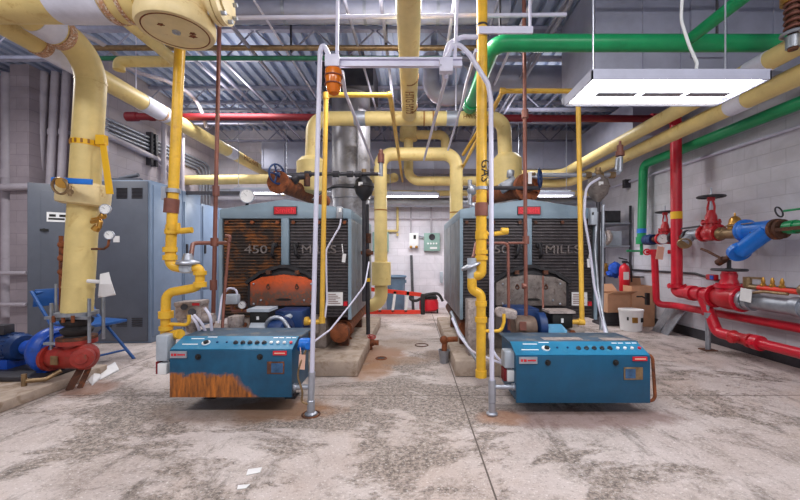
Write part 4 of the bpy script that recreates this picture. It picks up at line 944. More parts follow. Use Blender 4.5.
part(t, 'transformer_mark', MB().box(-1.67, -1.645, 3.972, 3.981, .715, .75), 'paper', sub=tb)
part(t, 'side_panel', MB().add([W(246, 334, 3.9), W(263, 334, 3.9), W(268, 320, 4.0), W(252, 320, 4.0), W(246, 334, 3.93), W(263, 334, 3.93), W(268, 320, 4.03), W(252, 320, 4.03)], [(0, 1, 2, 3), (4, 7, 6, 5), (0, 4, 5, 1), (1, 5, 6, 2), (2, 6, 7, 3), (3, 7, 4, 0)]), 'grey_box', 'pale tilted cover')
part(t, 'junction_box', MB().box(-1.95, -1.83, 3.9, 4.05, .64, .76).box(-1.90, -1.84, 3.89, 3.90, .66, .75), 'cream_act', bevel=.01)
part(t, 'silver_sheet', MB().add([W(208, 335, 3.84), W(228, 335, 3.84), W(232, 324, 4.0), W(215, 323, 4.0), W(208, 335, 3.87), W(228, 335, 3.87), W(232, 324, 4.03), W(215, 323, 4.03)], [(0, 1, 2, 3), (4, 7, 6, 5), (0, 4, 5, 1), (1, 5, 6, 2), (2, 6, 7, 3), (3, 7, 4, 0)]), 'cream_act')
part(t, 'elbow_pipe', MB().tube([W(300, 312, 4.4), W(286, 318, 4.2), W(276, 330, 4.0)], .03, .1, 10), 'grey_box')
t = burner(.913, 2.09, .11, .525, False)
part(t, 'blast_tube', MB().cyl((1.45, 4.2, .52), (1.45, 4.76, .52), .2, n=28), 'motor_blue')
part(t, 'air_box', MB().box(1.12, 1.45, 4.2, 4.6, .42, .80), 'motor_blue', bevel=.02)
mt = MB().lathe(W(512, 327, 4.0), (1, .05, 0), [(.06, 0), (.11, .01), (.125, .04), (.125, .2), (.11, .24), (.05, .25)], 26)
mo = part(t, 'blower_motor', mt, 'motor_brown', 'grimy brown motor')
part(t, 'motor_plate', MB().obox(W(523, 326, 3.87), (.07, .012, .09), Matrix.Identity(3)), 'copper', sub=mo)
part(t, 'fan_scroll', MB().lathe(W(537, 326, 4.02), (1, 0, 0), [(.06, -.02), (.14, 0), (.15, .02), (.15, .07), (.07, .09)], 30), 'motor_blue', 'dark blue fan scroll')
tb = part(t, 'transformer', MB().box(1.52, 1.74, 4.0, 4.2, .62, .78), 'ink', 'black transformer box', bevel=.01)
part(t, 'transformer_mark', MB().box(1.61, 1.635, 3.99, 4.001, .68, .725), 'paper', sub=tb)
part(t, 'transformer_lid', MB().box(1.48, 1.76, 3.98, 4.22, .78, .805), 'cream_act', sub=tb)
part(t, 'side_panel', MB().add([W(548, 338, 3.85), W(568, 338, 3.85), W(567, 330, 3.9), W(561, 324, 3.95), W(545, 324, 3.95), W(548, 338, 3.89), W(568, 338, 3.89), W(567, 330, 3.94), W(561, 324, 3.99), W(545, 324, 3.99)],
      [(0, 1, 2, 3, 4), (5, 9, 8, 7, 6), (0, 5, 6, 1), (1, 6, 7, 2), (2, 7, 8, 3), (3, 8, 9, 4), (4, 9, 5, 0)]), 'burner_panel', 'light blue tilted cover')
part(t, 'mount_block', MB().box(1.66, 1.90, 4.05, 4.35, .40, .60), 'hoop', bevel=.02)
part(t, 'block_bolt', MB().cyl((1.75, 4.06, .56), (1.75, 4.02, .56), .035, n=6), 'rust')
part(t, 'paper_slip', MB().box(1.25, 1.62, 3.5, 3.6, .604, .61).box(1.8, 2.05, 3.48, 3.58, .604, .61), 'cream_act', 'faded paper slips')
part(t, 'side_cable', MB().tube([(2.09, 3.4, .52), (2.17, 3.34, .50), (2.17, 3.3, .12), (2.09, 3.3, .10)], .014, .05, 8), 'rust', 'brown looped cable')
# left and right junction boxes of the burners
for (px0, px1, py0, py1, w0, w1, z0, z1, lab) in ((159, 171, 334, 360, 158, 170, 362, 373, 'grey switch box with red and white base at the left of the rusted burner cabinet'),
                                  (503, 517, 350, 367, 503, 514, 369, 380, 'grey switch box with red and white base at the left of the clean burner cabinet')):
    Y = 3.4; t = thing('switch_box', W(px0, py1, Y), lab, 'box')
    part(t, 'cover', MB().box(XX(px0, Y), XX(px1, Y), Y - .05, Y + .08, ZZ(py1, Y), ZZ(py0, Y)), 'grey_box', bevel=.015)
    part(t, 'white_base', MB().box(XX(w0 + 3, Y), XX(w1, Y), Y - .05, Y + .05, ZZ(z1, Y), ZZ(z0, Y)), 'white', bevel=.006)
    part(t, 'red_base', MB().box(XX(w0, Y), XX(w0 + 3, Y), Y - .03, Y + .07, ZZ(z1, Y), ZZ(z0 - 1, Y)), 'dark_red')
    part(t, 'bracket', MB().box(XX(px1 - 2, Y), XX(px1 + 7, Y), Y + .0, Y + .05, ZZ(z0, Y), ZZ(z0 - 4, Y)), 'dark_steel')
single('conduit_elbow', MB().tube([W(300, 348, 3.4), W(304, 345, 3.35), W(308, 346, 3.3)], .03, .02, 10).lathe(W(300, 344, 3.38), (1, 0, 0), [(.05, 0), (.055, .02), (.055, .09), (.04, .1)], 18), 'blue_valve', 'bright blue fitting at the right end of the rusted burner cabinet', 'fitting')
single('hang_tag', MB().obox(W(302, 362, 3.28), (.055, .008, .13), Matrix.Rotation(.06, 3, 'Y')).cyl(W(301, 355, 3.28), W(300, 346, 3.34), .004, n=6), 'pink_paper', 'pale pink tag hanging beside the rusted burner cabinet', 'tag')
single('conduit_stub', MB().cyl(W(292, 387, 3.3), W(309, 387, 3.27), .022, n=10).cyl(W(294, 387, 3.3), W(297, 387, 3.3), .034), 'steel', 'short steel conduit joining the rusted burner cabinet to its post', 'conduit')
single('conduit_stub', MB().cyl(W(492, 387, 3.27), W(517, 387, 3.3), .02, n=10).cyl(W(512, 387, 3.3), W(515, 387, 3.3), .032), 'steel', 'short steel conduit joining the clean burner cabinet to its post', 'conduit')
single('hanging_cable', MB().tube([W(306, 350, 3.3), W(301, 362, 3.28), W(297, 375, 3.28), W(303, 393, 3.25), W(301, 402, 3.24), W(308, 404, 3.24)], .009, .15, 8), 'bronze', 'thin brown cable looping beside the rusted burner post', 'cable')

# ------------------------------------------------------------------ gas pipes
t = thing('gas_pipe', W(166, 345, 3.5), 'bright yellow gas riser with offset bends at the rusted burner', 'pipe', 'gas risers')
Y = 3.5; g0 = W(180, 46, Y); 
part(t, 'riser', MB().tube([(g0.x - .0, Y, 4.78), g0, W(170, 266, Y), W(183, 268, Y)], .046, .09, 20, 8), 'gas')
part(t, 'offset', MB().tube([W(192, 268, Y), W(200, 268, Y), W(200, 287, Y), W(166, 293, Y), W(165, 346, Y)], .041, .09, 20, 8), 'gas')
cl = MB()
for px, py in ((173, 228), (172, 232), (170, 250), (170, 258)): cl.cyl(W(px, py - 3, Y), W(px, py + 2, Y), .062, n=18)
cl.cyl(W(166, 318, Y), W(166, 311, Y), .064, n=18).cyl(W(166, 330, Y), W(166, 326, Y), .06, n=18).cyl(W(200, 271, Y), W(200, 275, Y), .058, n=18).cyl(W(200, 282, Y), W(200, 287, Y), .058, n=18)
part(t, 'coupling', cl, 'gas')
part(t, 'union', MB().cyl(W(172, 199, Y), W(171, 213, Y), .064, n=18), 'copper', 'brown bare union')
part(t, 'clamp', MB().cyl(W(173, 189, Y), W(173, 193, Y), .062, n=18).box(XX(163, Y), XX(168, Y), Y - .03, Y, ZZ(200, Y), ZZ(187, Y)), 'steel', 'steel strut clamp')
part(t, 'side_cock', MB().cyl(W(172, 232, Y), W(184, 231, Y - .05), .02).cyl(W(181, 231, Y - .05), W(192, 230, Y - .05), .028).cyl(W(178, 223, Y - .03), W(178, 230, Y - .03), .02), 'gas')
part(t, 'stub', MB().cyl(W(165, 336, Y), W(180, 334, 3.45), .035).cyl(W(174, 335, Y), W(180, 334, 3.45), .046), 'gas')
part(t, 'pilot_line', MB().tube([W(168, 324, Y), W(189, 325, Y), W(189, 315, Y)], .017, .04, 10), 'gas')
t = thing('gas_regulator', W(188, 268, 3.5), 'grey gas regulator between the bends of the unmarked gas riser', 'regulator', 'gas regulators')
part(t, 'body', MB().cyl(W(182, 268, Y), W(194, 268, Y), .05).lathe(W(188, 272, Y), (0, 0, 1), [(.05, 0), (.06, .06)], 18), 'grey_box')
part(t, 'diaphragm', MB().lathe(W(188, 263, Y), (0, 0, 1), [(.06, -.02), (.1, -.012), (.105, 0), (.1, .012), (.05, .03), (.035, .09)], 22), 'steel')
t = thing('gas_actuator', W(195, 310, 3.7), 'grimy pale gas valve actuators on the rusted burners gas train', 'actuator', 'gas actuators')
A = 3.75
part(t, 'housing', MB().box(XX(178, A), XX(204, A), A - .06, A + .1, ZZ(318, A), ZZ(303, A)), 'cream_act', bevel=.02)
part(t, 'cover', MB().obox(W(192, 303, A), (.28, .16, .05), Matrix.Rotation(-.06, 3, 'Y')), 'cream_act', bevel=.015)
part(t, 'red_mark', MB().box(XX(197, A), XX(204, A), A - .085, A - .06, ZZ(304.5, A), ZZ(302, A)), 'redplate', 'red strip')
part(t, 'cap', MB().cyl(W(184, 307, A - .06), W(184, 307, A - .1), .03).cyl(W(192, 312, A - .06), W(192, 312, A - .09), .035), 'dark_steel')
part(t, 'lower_body', MB().lathe(W(193, 318, A), (0, 0, -1), [(.09, 0), (.11, .03), (.07, .08), (.05, .14)], 18).cyl(W(180, 318, A), W(214, 318, A), .05), 'cream_act')
for i, (a, b, c, nm) in enumerate(((190, 315, 200, 'first'), (194, 315, 206, 'second'), (205, 308, 212, 'third'))):
    single('flexible_conduit', MB().tube([W(a, b, 3.66), W((a + c) / 2 + 2, b + 8, 3.64), W(c, 333, 3.7)], .014, .1, 8), 'conduit', 'pale flexible conduit below the rusted burners gas actuator, %s from the left' % nm, 'conduit', 'flexible conduits at the rusted burners gas train')
t = thing('pressure_switch', W(230, 303, 4.2), 'pale grey pressure switch box over a copper stub at the rusted burner', 'switch')
Bq = 4.3
part(t, 'housing', MB().box(XX(226, Bq), XX(239, Bq), Bq - .05, Bq + .05, ZZ(304, Bq), ZZ(294, Bq)), 'grey_box', bevel=.02)
part(t, 'pipe', MB().tube([W(232, 303, Bq), W(232, 311, Bq), W(254, 311, Bq)], .018, .02, 8), 'copper')
part(t, 'conduit', MB().tube([W(237, 298, Bq), W(237, 289, Bq), W(228, 288, Bq), W(222, 296, Bq), W(218, 325, 4.1)], .012, .06, 8), 'conduit')
gauge(W(242, 305, 4.25), (.1, -1, 0), .045, 'small white gauge on the copper stub at the rusted burner', (W(242, 309, 4.28), W(242, 311, 4.3)))

t = thing('gas_pipe', W(481, 375, 3.5), 'bright yellow gas riser marked GAS beside the grey-door boiler', 'pipe', 'gas risers')
part(t, 'riser', MB().tube([(XX(482, Y), Y, 4.78), W(482, 46, Y), W(481, 275, Y), W(473, 275, Y)], .05, .075, 20, 8), 'gas')
part(t, 'offset', MB().tube([W(472, 278, Y), W(472, 290, Y), W(481, 294, Y), W(481, 375, Y)], .045, .06, 20, 8), 'gas')
cl = MB()
for py in (233, 237, 252, 258): cl.cyl(W(481.5, py - 2, Y), W(481.5, py + 2, Y), .06, n=18)
cl.cyl(W(481, 306, Y), W(481, 301, Y), .055, n=18).cyl(W(481, 322, Y), W(481, 317, Y), .058, n=18).cyl(W(481, 377, Y), W(481, 370, Y), .054, n=18)
part(t, 'coupling', cl, 'gas')
part(t, 'lettering', MB().text('GAS', .115, (XX(484, Y), Y - .0535, ZZ(172, Y)), Matrix.Rotation(PI / 2, 3, 'X') @ Matrix.Rotation(-PI / 2, 3, 'Z'), .003), 'ink', 'black letters GAS')
part(t, 'arrow_band', MB().cyl(W(482, 27, Y), W(482, 25, Y), .053), 'dark_steel')
part(t, 'union', MB().cyl(W(481.5, 203, Y), W(481.5, 216, Y), .062, n=18), 'copper', 'brown bare union')
part(t, 'clamp', MB().cyl(W(482, 187, Y), W(482, 190, Y), .058, n=18), 'steel')
part(t, 'side_cock', MB().cyl(W(482, 234, Y), W(496, 234, Y - .05), .016).cyl(W(494, 234, Y - .05), W(508, 232, Y - .05), .022).cyl(W(501, 231, Y - .05), W(508, 231, Y - .05), .03), 'gas')
part(t, 'pilot_line', MB().tube([W(481, 331, Y), W(501, 331, Y), W(504, 322, Y), W(504, 314, Y)], .016, .05, 10), 'gas')
t = thing('gas_regulator', W(472, 268, 3.5), 'grey gas regulator between the bends of the GAS-marked riser', 'regulator', 'gas regulators')
part(t, 'body', MB().cyl(W(472, 258, Y), W(472, 279, Y), .045), 'grey_box')
part(t, 'diaphragm', MB().lathe(W(471, 266, Y), (-.4, 0, 1), [(.05, -.02), (.095, -.01), (.1, 0), (.095, .012), (.04, .025)], 22), 'steel')
t = thing('gas_actuator', W(505, 310, 3.7), 'grimy pale gas valve actuator left of the clean burner motor', 'actuator', 'gas actuators')
part(t, 'housing', MB().obox(W(506, 313, 3.8), (.2, .16, .1), Matrix.Rotation(.15, 3, 'Y')), 'cream_act', bevel=.03)
part(t, 'port', MB().lathe(W(500, 312, 3.72), (0, -1, 0), [(.05, -.04), (.055, 0), (.045, .02), (.03, .02)], 18), 'cream_act')
for i, (a, b, c, d, nm) in enumerate(((472, 352, 452, 318, 'outer'), (495, 356, 490, 318, 'inner'))):
    single('flexible_conduit', MB().tube([W(c, d, 3.8), W((a + c) / 2 - 3, (b + d) / 2, 3.7), W(a, b, 3.55), W(508, 366, 3.5)], .012, .15, 8), 'conduit', 'pale cable running to the clean burner switch box, %s one' % nm, 'cable')

# thin yellow vent lines
t = thing('vent_line', W(323, 322, 4.35), 'thin yellow vent pipe rising in front of the rusted-door boiler', 'pipe', 'thin yellow vent pipes')
V = 4.35; top_ = W(326, 95, V); tr = W(390, 95, V)
part(t, 'run', MB().tube([W(302, 322, V), W(322, 322, V), top_, tr, (tr.x + .02, 9.4, tr.z)], .029, .05, 12), 'thin_yellow')
part(t, 'end_fitting', MB().cyl(W(300, 322, V), W(309, 321, V), .05).cyl(W(322, 317, V), W(322, 323, V), .038).cyl(W(326, 99, V), W(326, 93, V), .038).cyl(W(388, 95, V), W(392, 95, V), .04), 'thin_yellow')
t = thing('vent_line', W(582, 322, 4.35), 'thin yellow vent pipe rising in front of the grey-door boiler', 'pipe', 'thin yellow vent pipes')
t2 = W(578, 91, V); t3 = W(503, 91, V)
part(t, 'run', MB().tube([W(562, 322, V), W(582, 322, V), t2, t3, (t3.x + .0, 9.4, t3.z - .1)], .028, .05, 12), 'thin_yellow')
part(t, 'elbow_fitting', MB().cyl(W(578, 322, V), W(584, 322, V), .04).cyl(W(505, 91, V), W(500, 91, V), .038), 'thin_yellow')

# rusty thin drops and copper branches
t = thing('copper_drop', W(212, 325, 4.0), 'thin weathered copper pipe dropping to the rusted burner', 'pipe', 'thin copper drops')
part(t, 'run', MB().tube([(XX(220.5, 4.0), 4.0, 4.75), W(220, 0, 4.0), W(213, 328, 4.0)], .021, 0, 12), 'copper')
part(t, 'coupling', MB().cyl(W(214.5, 238, 4), W(214.5, 246, 4), .04).cyl(W(216, 186, 4), W(216, 196, 4), .035).cyl(W(213.5, 280, 4), W(213.5, 290, 4), .036), 'copper')
part(t, 'branch', MB().tube([W(214, 243, 4.0), W(193, 243, 3.9), W(190, 262, 3.6)], .022, .05, 10).tube([W(214, 243, 4), W(229, 243, 4.0), W(230, 236, 4), W(226, 236, 4)], .02, .03, 10).tube([W(229, 243, 4), W(224, 300, 3.95), W(222, 334, 3.85)], .016, .05, 10), 'copper')
t = thing('copper_drop', W(526, 318, 4.0), 'thin weathered copper pipe dropping to the clean burner', 'pipe', 'thin copper drops')
part(t, 'run', MB().tube([(XX(523.5, 4), 4.0, 4.75), W(524, 0, 4.0), W(526, 316, 4.0)], .021, 0, 12), 'copper')
part(t, 'coupling', MB().cyl(W(525, 110, 4), W(525, 118, 4), .036).cyl(W(526, 236, 4), W(526, 244, 4), .034).cyl(W(526, 286, 4), W(522, 286, 4), .03), 'copper')
part(t, 'branch', MB().tube([W(476, 243, 3.9), W(508, 243, 3.95), W(509, 330, 3.9)], .016, .05, 10).tube([W(508, 243, 3.95), W(525, 243, 4)], .014, 0, 8).tube([W(476, 243, 3.9), W(473, 258, 3.6)], .016, .02, 8), 'copper')
single('copper_tube', MB().tube([W(543, 276, 4.55), W(543, 310, 4.3)], .012, 0, 8), 'copper', 'short copper tube in front of the grey boiler door', 'pipe')

# ------------------------------------------------------------------ white conduits, strut, beacon
K = 3.26
t = thing('conduit_post', W(311, 416, K), 'white conduit rising from the floor at the rusted burner to the beacon', 'conduit', 'conduit posts at the burners')
part(t, 'tube', MB().tube([W(311, 412, K), W(320, 52, K), W(323, 43, K), W(332, 62, K)], .021, .05, 12), 'conduit')
part(t, 'base_fitting', MB().cyl(W(311, 400, K), W(312, 372, K), .029, n=14).lathe(W(311, 414, K), (0, 0, 1), [(.055, -.0), (.055, .01), (.034, .02), (.034, .12), (.026, .13)], 18), 'steel')
part(t, 'stain_ring', MB().torus((XX(311, K), K, .006), (0, 0, 1), .075, .008), 'dark_rust')
t = thing('conduit_post', W(491, 416, K), 'white conduit rising from the floor at the clean burner', 'conduit', 'conduit posts at the burners')
part(t, 'tube', MB().tube([W(492, 412, K), W(491, 100, K), W(488, 84, K), W(470, 55, K), W(460, 45, K), W(452, 45, K), W(447, 58, K)], .021, .12, 12), 'conduit')
part(t, 'upper_loop', MB().tube([W(444, 60, K + .05), W(448, 44, K + .05), W(462, 37, K + .05), W(478, 37, K + .05)], .02, .1, 12), 'conduit')
part(t, 'base_fitting', MB().cyl(W(492, 402, K), W(492, 380, K), .032, n=14).lathe(W(492, 414, K), (0, 0, 1), [(.05, 0), (.05, .01), (.03, .02), (.03, .1)], 18), 'steel')
single('strut_channel', MB().box(XX(328, K), XX(462, K), K - .02, K + .02, ZZ(60, K), ZZ(58, K)).box(XX(328, K), XX(462, K), K - .02, K + .02, ZZ(67, K), ZZ(65, K)).box(XX(328, K), XX(462, K), K + .0, K + .02, ZZ(66, K), ZZ(59, K)), 'conduit',
       'long white strut channel hung between the two conduit posts', 'strut')
t = thing('junction_box', W(446, 66, K), 'white square junction box at the right end of the hung strut', 'box')
part(t, 'cover', MB().box(XX(439, K), XX(452, K), K - .09, K - .02, ZZ(76, K), ZZ(63, K)), 'conduit', bevel=.006)
part(t, 'screw', MB().cyl(W(441, 65, K - .09), W(441, 65, K - .1), .006).cyl(W(449, 74, K - .09), W(449, 74, K - .1), .006), 'steel')
t = thing('strobe_beacon', W(333, 96, K), 'amber beacon lamp under the left end of the hung strut', 'beacon')
bc = W(333.5, 70, K - .04)
part(t, 'mount_box', MB().box(XX(327, K), XX(341, K), K - .09, K - .02, ZZ(71, K), ZZ(59, K)), 'conduit', bevel=.006)
part(t, 'lens', MB().lathe(bc, (0, 0, -1), [(.07, 0), (.073, .02), (.068, .11), (.06, .17), (.045, .205), (.015, .22)], 26), 'amber', 'amber ribbed lens')
part(t, 'guard', MB().torus(bc - Vector((0, 0, .06)), (0, 0, 1), .077, .005).torus(bc - Vector((0, 0, .13)), (0, 0, 1), .073, .005), 'copper')
for (px, px2, nm) in ((337, 339, 'left'), (455, 462, 'right')):
    single('hanger_rod', MB().cyl((XX(px, K), K, ZZ(58, K)), (XX(px2, K), K, 4.78), .016, n=8), 'conduit', 'pale rod hanging the white strut at its %s end' % nm, 'rod', 'hanger rods of the strut')
single('cable_conduit', MB().tube([W(342, 72, K), W(345, 92, 3.7), W(374, 165, 5.2)], .018, .1, 8), 'conduit', 'pale conduit slanting back from the amber beacon to the rusted-door boiler', 'conduit')
single('cable_conduit', MB().tube([W(446, 77, K), W(424, 160, 6.2)], .018, 0, 8), 'conduit', 'pale conduit slanting back from the white junction box', 'conduit')
single('cable_conduit', MB().tube([W(476, 50, 3.3), W(466, 85, 4.0), W(462, 104, 4.6), W(448, 150, 6.2)], .016, .2, 8), 'conduit', 'pale conduit bending behind the GAS-marked riser', 'conduit')
single('cable_conduit', MB().tube([W(463, 155, 4.4), W(480, 128, 4.0)], .018, 0, 8), 'thin_yellow', 'short yellow brace left of the GAS-marked riser', 'brace')
single('cross_conduit', MB().cyl((XX(236, 3.62), 3.62, 3.73), (XX(566, 3.62), 3.62, 3.76), .02, n=10), 'conduit', 'long white conduit crossing overhead near the top of the view', 'conduit')
t = thing('strut_channel', W(500, 33, 3.5), 'short white strut hanging across the GAS-marked riser near the roof', 'strut')
part(t, 'channel', MB().box(XX(478, 3.45), XX(532, 3.45), 3.42, 3.44, ZZ(35, 3.45), ZZ(28, 3.45)), 'conduit')
part(t, 'drop_rod', MB().cyl(W(530, 28, 3.43), (XX(530, 3.43), 3.43, 4.78), .014, n=8), 'conduit')
def rod(px, py0, py1, Y, lab, m='steel', r=.009):
    single('hanger_rod', MB().cyl(W(px, py1, Y), (XX(px, Y), Y, 4.78), r, n=8), m, lab, 'rod', 'thin hanger rods under the roof')
rod(136, 0, 100, 5.45, 'thin rod hanging the long left yellow pipe', 'conduit')
rod(456, 0, 118, 5.5, 'thin rod hanging the yellow cross header at its right end', 'conduit')
rod(386, 20, 50, 4.98, 'dark rod hanging the brownish pipe left of the centre pipe', 'dark_steel', .02)
rod(291, 30, 52, 4.98, 'dark rod hanging the brownish pipe above the dark red main', 'dark_steel', .015)
rod(500, 20, 38, 3.72, 'rod hanging the thick green pipe at its left end', 'dark_steel', .012)
rod(717, 20, 38, 3.72, 'rod hanging the thick green pipe at its tee', 'dark_steel', .012)
single('cable_loop', MB().tube([W(683, -20, 3.2), W(681, 20, 3.2), W(689, 45, 3.1), W(697, 63, 2.9), W(696, 70, 2.75)], .012, .3, 8), 'white', 'white power cable drooping to the near ceiling lamp', 'cable')

# ------------------------------------------------------------------ ceiling lamps
def lamp(cx, cy, z, L, wd, lab, glow, near=False):
    t = thing('hanging_lamp', (cx, cy, z), lab, 'lamp', 'hanging fluorescent lamps')
    x0, x1, ya, yb = cx - L / 2, cx + L / 2, cy - wd / 2, cy + wd / 2; hh = .06
    part(t, 'housing', MB().box(x0, x1, ya, ya + .01, z, z + hh).box(x0, x1, yb - .01, yb, z, z + hh).box(x0, x0 + .01, ya, yb, z, z + hh).box(x1 - .01, x1, ya, yb, z, z + hh).box(x0, x1, ya, yb, z + hh, z + hh + .01), 'duct')
    part(t, 'reflector', MB().prism([(ya + .011, z + .004), (cy - .08, z + hh - .002), (cy + .08, z + hh - .002), (yb - .011, z + .004), (yb - .011, z + .008), (cy + .085, z + hh - .0005), (cy - .085, z + hh - .0005), (ya + .011, z + .008)], 'yz', x0 + .011, x1 - .011), 'white')
    part(t, 'ballast_housing', MB().box(x0 + .05, x1 - .05, cy - .08, cy + .08, z + hh + .01, z + hh + .05), 'grey_box', bevel=.006)
    n = 4 if near else 2
    for i in range(n):
        y = ya + (i + .5) * wd / n
        part(t, 'tube', MB().cyl((x0 + .03, y, z + .02), (x1 - .03, y, z + .02), .019, n=12), 'tube', 'glowing tube')
    if near:
        for a, b in ((.12, .36), (.40, .64), (.67, .92)): part(t, 'ballast_strip', MB().box(x0 + a * L, x0 + b * L, cy - .03, cy + .03, z - .006, z + .0), 'galv', 'grey strip between the tubes')
    for x in (x0 + .12, x1 - .12): part(t, 'hanger_wire', MB().cyl((x, cy, z + hh + .05), (x, cy, 4.78), .006, n=6).torus((x, cy, z + hh + .07), (0, 1, 0), .03, .006, 14, 6), 'steel')
    la = bpy.data.lights.new('lamp_light', 'AREA'); la.shape = 'RECTANGLE'; la.size = L * .9; la.size_y = wd * .8; la.energy = glow; la.color = (.97, .98, 1)
    lo = bpy.data.objects.new('lamp_light', la); COL.objects.link(lo); lo.location = (0, 0, -.006); lo.parent = t
    return t
lamp(1.83, 2.74, 2.60, 1.22, .46, 'bright white fluorescent lamp hanging at upper right near the camera', 22, True)
lamp(.0, 8.6, 2.78, 1.25, .3, 'lit fluorescent lamp hanging over the far aisle between the boilers', 35)
lamp(2.75, 7.8, 2.66, 1.25, .3, 'lit fluorescent lamp hanging behind the grey-door boiler', 35)
lamp(-3.15, 7.8, 2.72, 1.25, .3, 'lit fluorescent lamp hanging behind the rusted-door boiler', 35)

# ------------------------------------------------------------------ floor pieces between the boilers
t = thing('drain_pipe', (-.66, 5.75, .0), 'black vertical drain pipe with yellow tape right of the rusted-door boiler', 'pipe')
part(t, 'run', MB().cyl((-.68, 5.75, .12), (-.70, 5.75, 2.2), .032, n=14), 'dark_steel')
part(t, 'tape', MB().cyl((-.685, 5.75, 1.0), (-.685, 5.75, 1.06), .036), 'mark_yellow', 'yellow tape band')
part(t, 'valve', MB().sphere((-.68, 5.72, 1.45), .06).cyl((-.82, 5.72, 1.45), (-.6, 5.72, 1.45), .03), 'dark_rust')
part(t, 'tee', MB().cyl((-.68, 5.75, 1.6), (-.68, 5.75, 1.75), .045), 'dark_rust')
t = thing('drain_cock', (-.62, 5.6, 0), 'rusty drain valve on the stained floor beside the left plinth', 'valve')
part(t, 'body', MB().sphere((-.62, 5.55, .1), .07, (1.2, 1, .8)).cyl((-.74, 5.55, .1), (-.5, 5.55, .1), .04).cyl((-.62, 5.55, 0), (-.62, 5.55, .2), .03), 'rust')
wheel(t, (-.6, 5.5, .2), (.2, -.3, 1), .06, 'cast_red')
part(t, 'stub', MB().tube([(-.74, 5.55, .1), (-.9, 5.5, .12), (-.9, 5.4, .2)], .025, .05, 8), 'rust')
t = thing('drain_grate', (-.30, 5.0, 0), 'small rusty round floor drain in the aisle', 'drain')
part(t, 'rim', MB().torus((-.42, 5.05, .004), (0, 0, 1), .07, .01, 20), 'rust'); part(t, 'grate', MB().cyl((-.42, 5.05, .0), (-.42, 5.05, .004), .06, n=16), 'ink')
t = thing('drain_funnel', (.42, 4.9, 0), 'small grey drain cup on the floor at the right plinth corner', 'funnel')
part(t, 'cup', MB().lathe((.42, 4.85, 0), (0, 0, 1), [(.05, 0), (.055, .02), (.075, .16), (.08, .17), (.07, .17), (.06, .06)], 20), 'galv')
part(t, 'elbow', MB().tube([(.60, 4.9, .30), (.43, 4.87, .30), (.42, 4.85, .14)], .035, .06, 12), 'rust')
part(t, 'elbow_end', MB().sphere((.42, 4.86, .3), .055), 'rust')
single('drain_ring', MB().torus((.15, 5.8, .004), (0, 0, 1), .1, .008, 24), 'dark_rust', 'rusty cleanout ring in the far aisle floor', 'ring')

# ------------------------------------------------------------------ back wall equipment
t = thing('ladder', (-.3, 8.7, 0), 'red step ladder lying on its side in the far aisle', 'ladder')
for z in (.10, .58):
    part(t, 'rail', MB().bar((-1.25, 8.6 - (z > .3) * .0, z + (.08 if z > .3 else 0)), (.22, 8.6, z - (.08 if z > .3 else 0)), .05, .09), 'orange')
for x in (-1.05, -.75, -.45, -.15): part(t, 'rung', MB().bar((x, 8.6, .1), (x + .06, 8.6, .58), .05, .06), 'white')
part(t, 'end_cap', MB().box(.2, .3, 8.55, 8.66, .04, .52), 'rubber', 'black end shoe', bevel=.02)
part(t, 'rear_rail', MB().bar((-1.25, 8.9, .06), (.1, 8.9, .06), .05, .08), 'orange')
t = thing('waste_bin', (-.4, 9.5, 0), 'slate blue plastic waste bin against the back wall', 'bin')
part(t, 'body', MB().lathe((-.42, 9.4, 0), (0, 0, 1), [(.2, 0), (.22, .02), (.25, .86), (.24, .87), (.21, .1)], 24), 'bin')
part(t, 'rim', MB().torus((-.42, 9.4, .88), (0, 0, 1), .255, .03, 28), 'bin')
part(t, 'handle', MB().box(-.20, -.14, 9.33, 9.45, .72, .8), 'bin', bevel=.01)
t = thing('vacuum_cleaner', (.35, 9.3, 0), 'red canister vacuum with black hose by the back wall', 'vacuum')
part(t, 'canister', MB().lathe((.42, 9.2, .05), (0, 0, 1), [(.2, 0), (.24, .03), (.24, .2), (.2, .3)], 24), 'redplate')
part(t, 'lid', MB().lathe((.42, 9.2, .34), (0, 0, 1), [(.21, 0), (.22, .03), (.17, .1), (.06, .14)], 24), 'rubber')
part(t, 'hose', MB().tube([(.3, 9.1, .42), (.05, 9.05, .5), (-.1, 9.05, .36), (.1, 9.0, .3), (.4, 8.95, .48), (.65, 9.0, .5), (.75, 9.0, .3)], .035, .15, 10), 'rubber')
for x in (.24, .6): part(t, 'caster', MB().cyl((x, 9.05, .05), (x + .04, 9.05, .05), .05), 'rubber')
single('leaning_rod', MB().bar((.03, 9.55, .0), (-.02, 9.93, 1.42), .07, .03), 'dark_steel', 'dark rod leaning on the back wall left of the vacuum', 'leaning_rod')  # a dark rod, shaped as a flat bar
t = thing('control_box', W(432, 240, 9.95), 'sage green control box with round dial on the back wall', 'box', 'green boxes on the back wall')
def wbox(t, px0, px1, py0, py1, m, Y0=9.88, Y1=10.0): return part(t, 'case', MB().box(XX(px0, Y0), XX(px1, Y0), Y0, Y1 + .01, ZZ(py1, Y0), ZZ(py0, Y0)), m, bevel=.01)
wbox(t, 424, 440, 233, 251, 'ebox')
part(t, 'dial', MB().torus(W(432, 237, 9.87), (0, 1, 0), .07, .014, 20).cyl(W(432, 237, 9.88), W(432, 237, 9.875), .06), 'dark_steel')
lt = MB()
for i in range(4): lt.cyl(W(428 + i * 2.8, 243.5, 9.88), W(428 + i * 2.8, 243.5, 9.865), .025, n=8)
part(t, 'button', lt, 'white')
part(t, 'label', MB().box(XX(430, 9.88), XX(437, 9.88), 9.87, 9.88, ZZ(249, 9.88), ZZ(247, 9.88)), 'paper')
t = thing('alarm_box', W(414, 240, 9.95), 'white box with black display beside the sage green control box', 'box')
wbox(t, 409, 418.5, 233, 248, 'white')
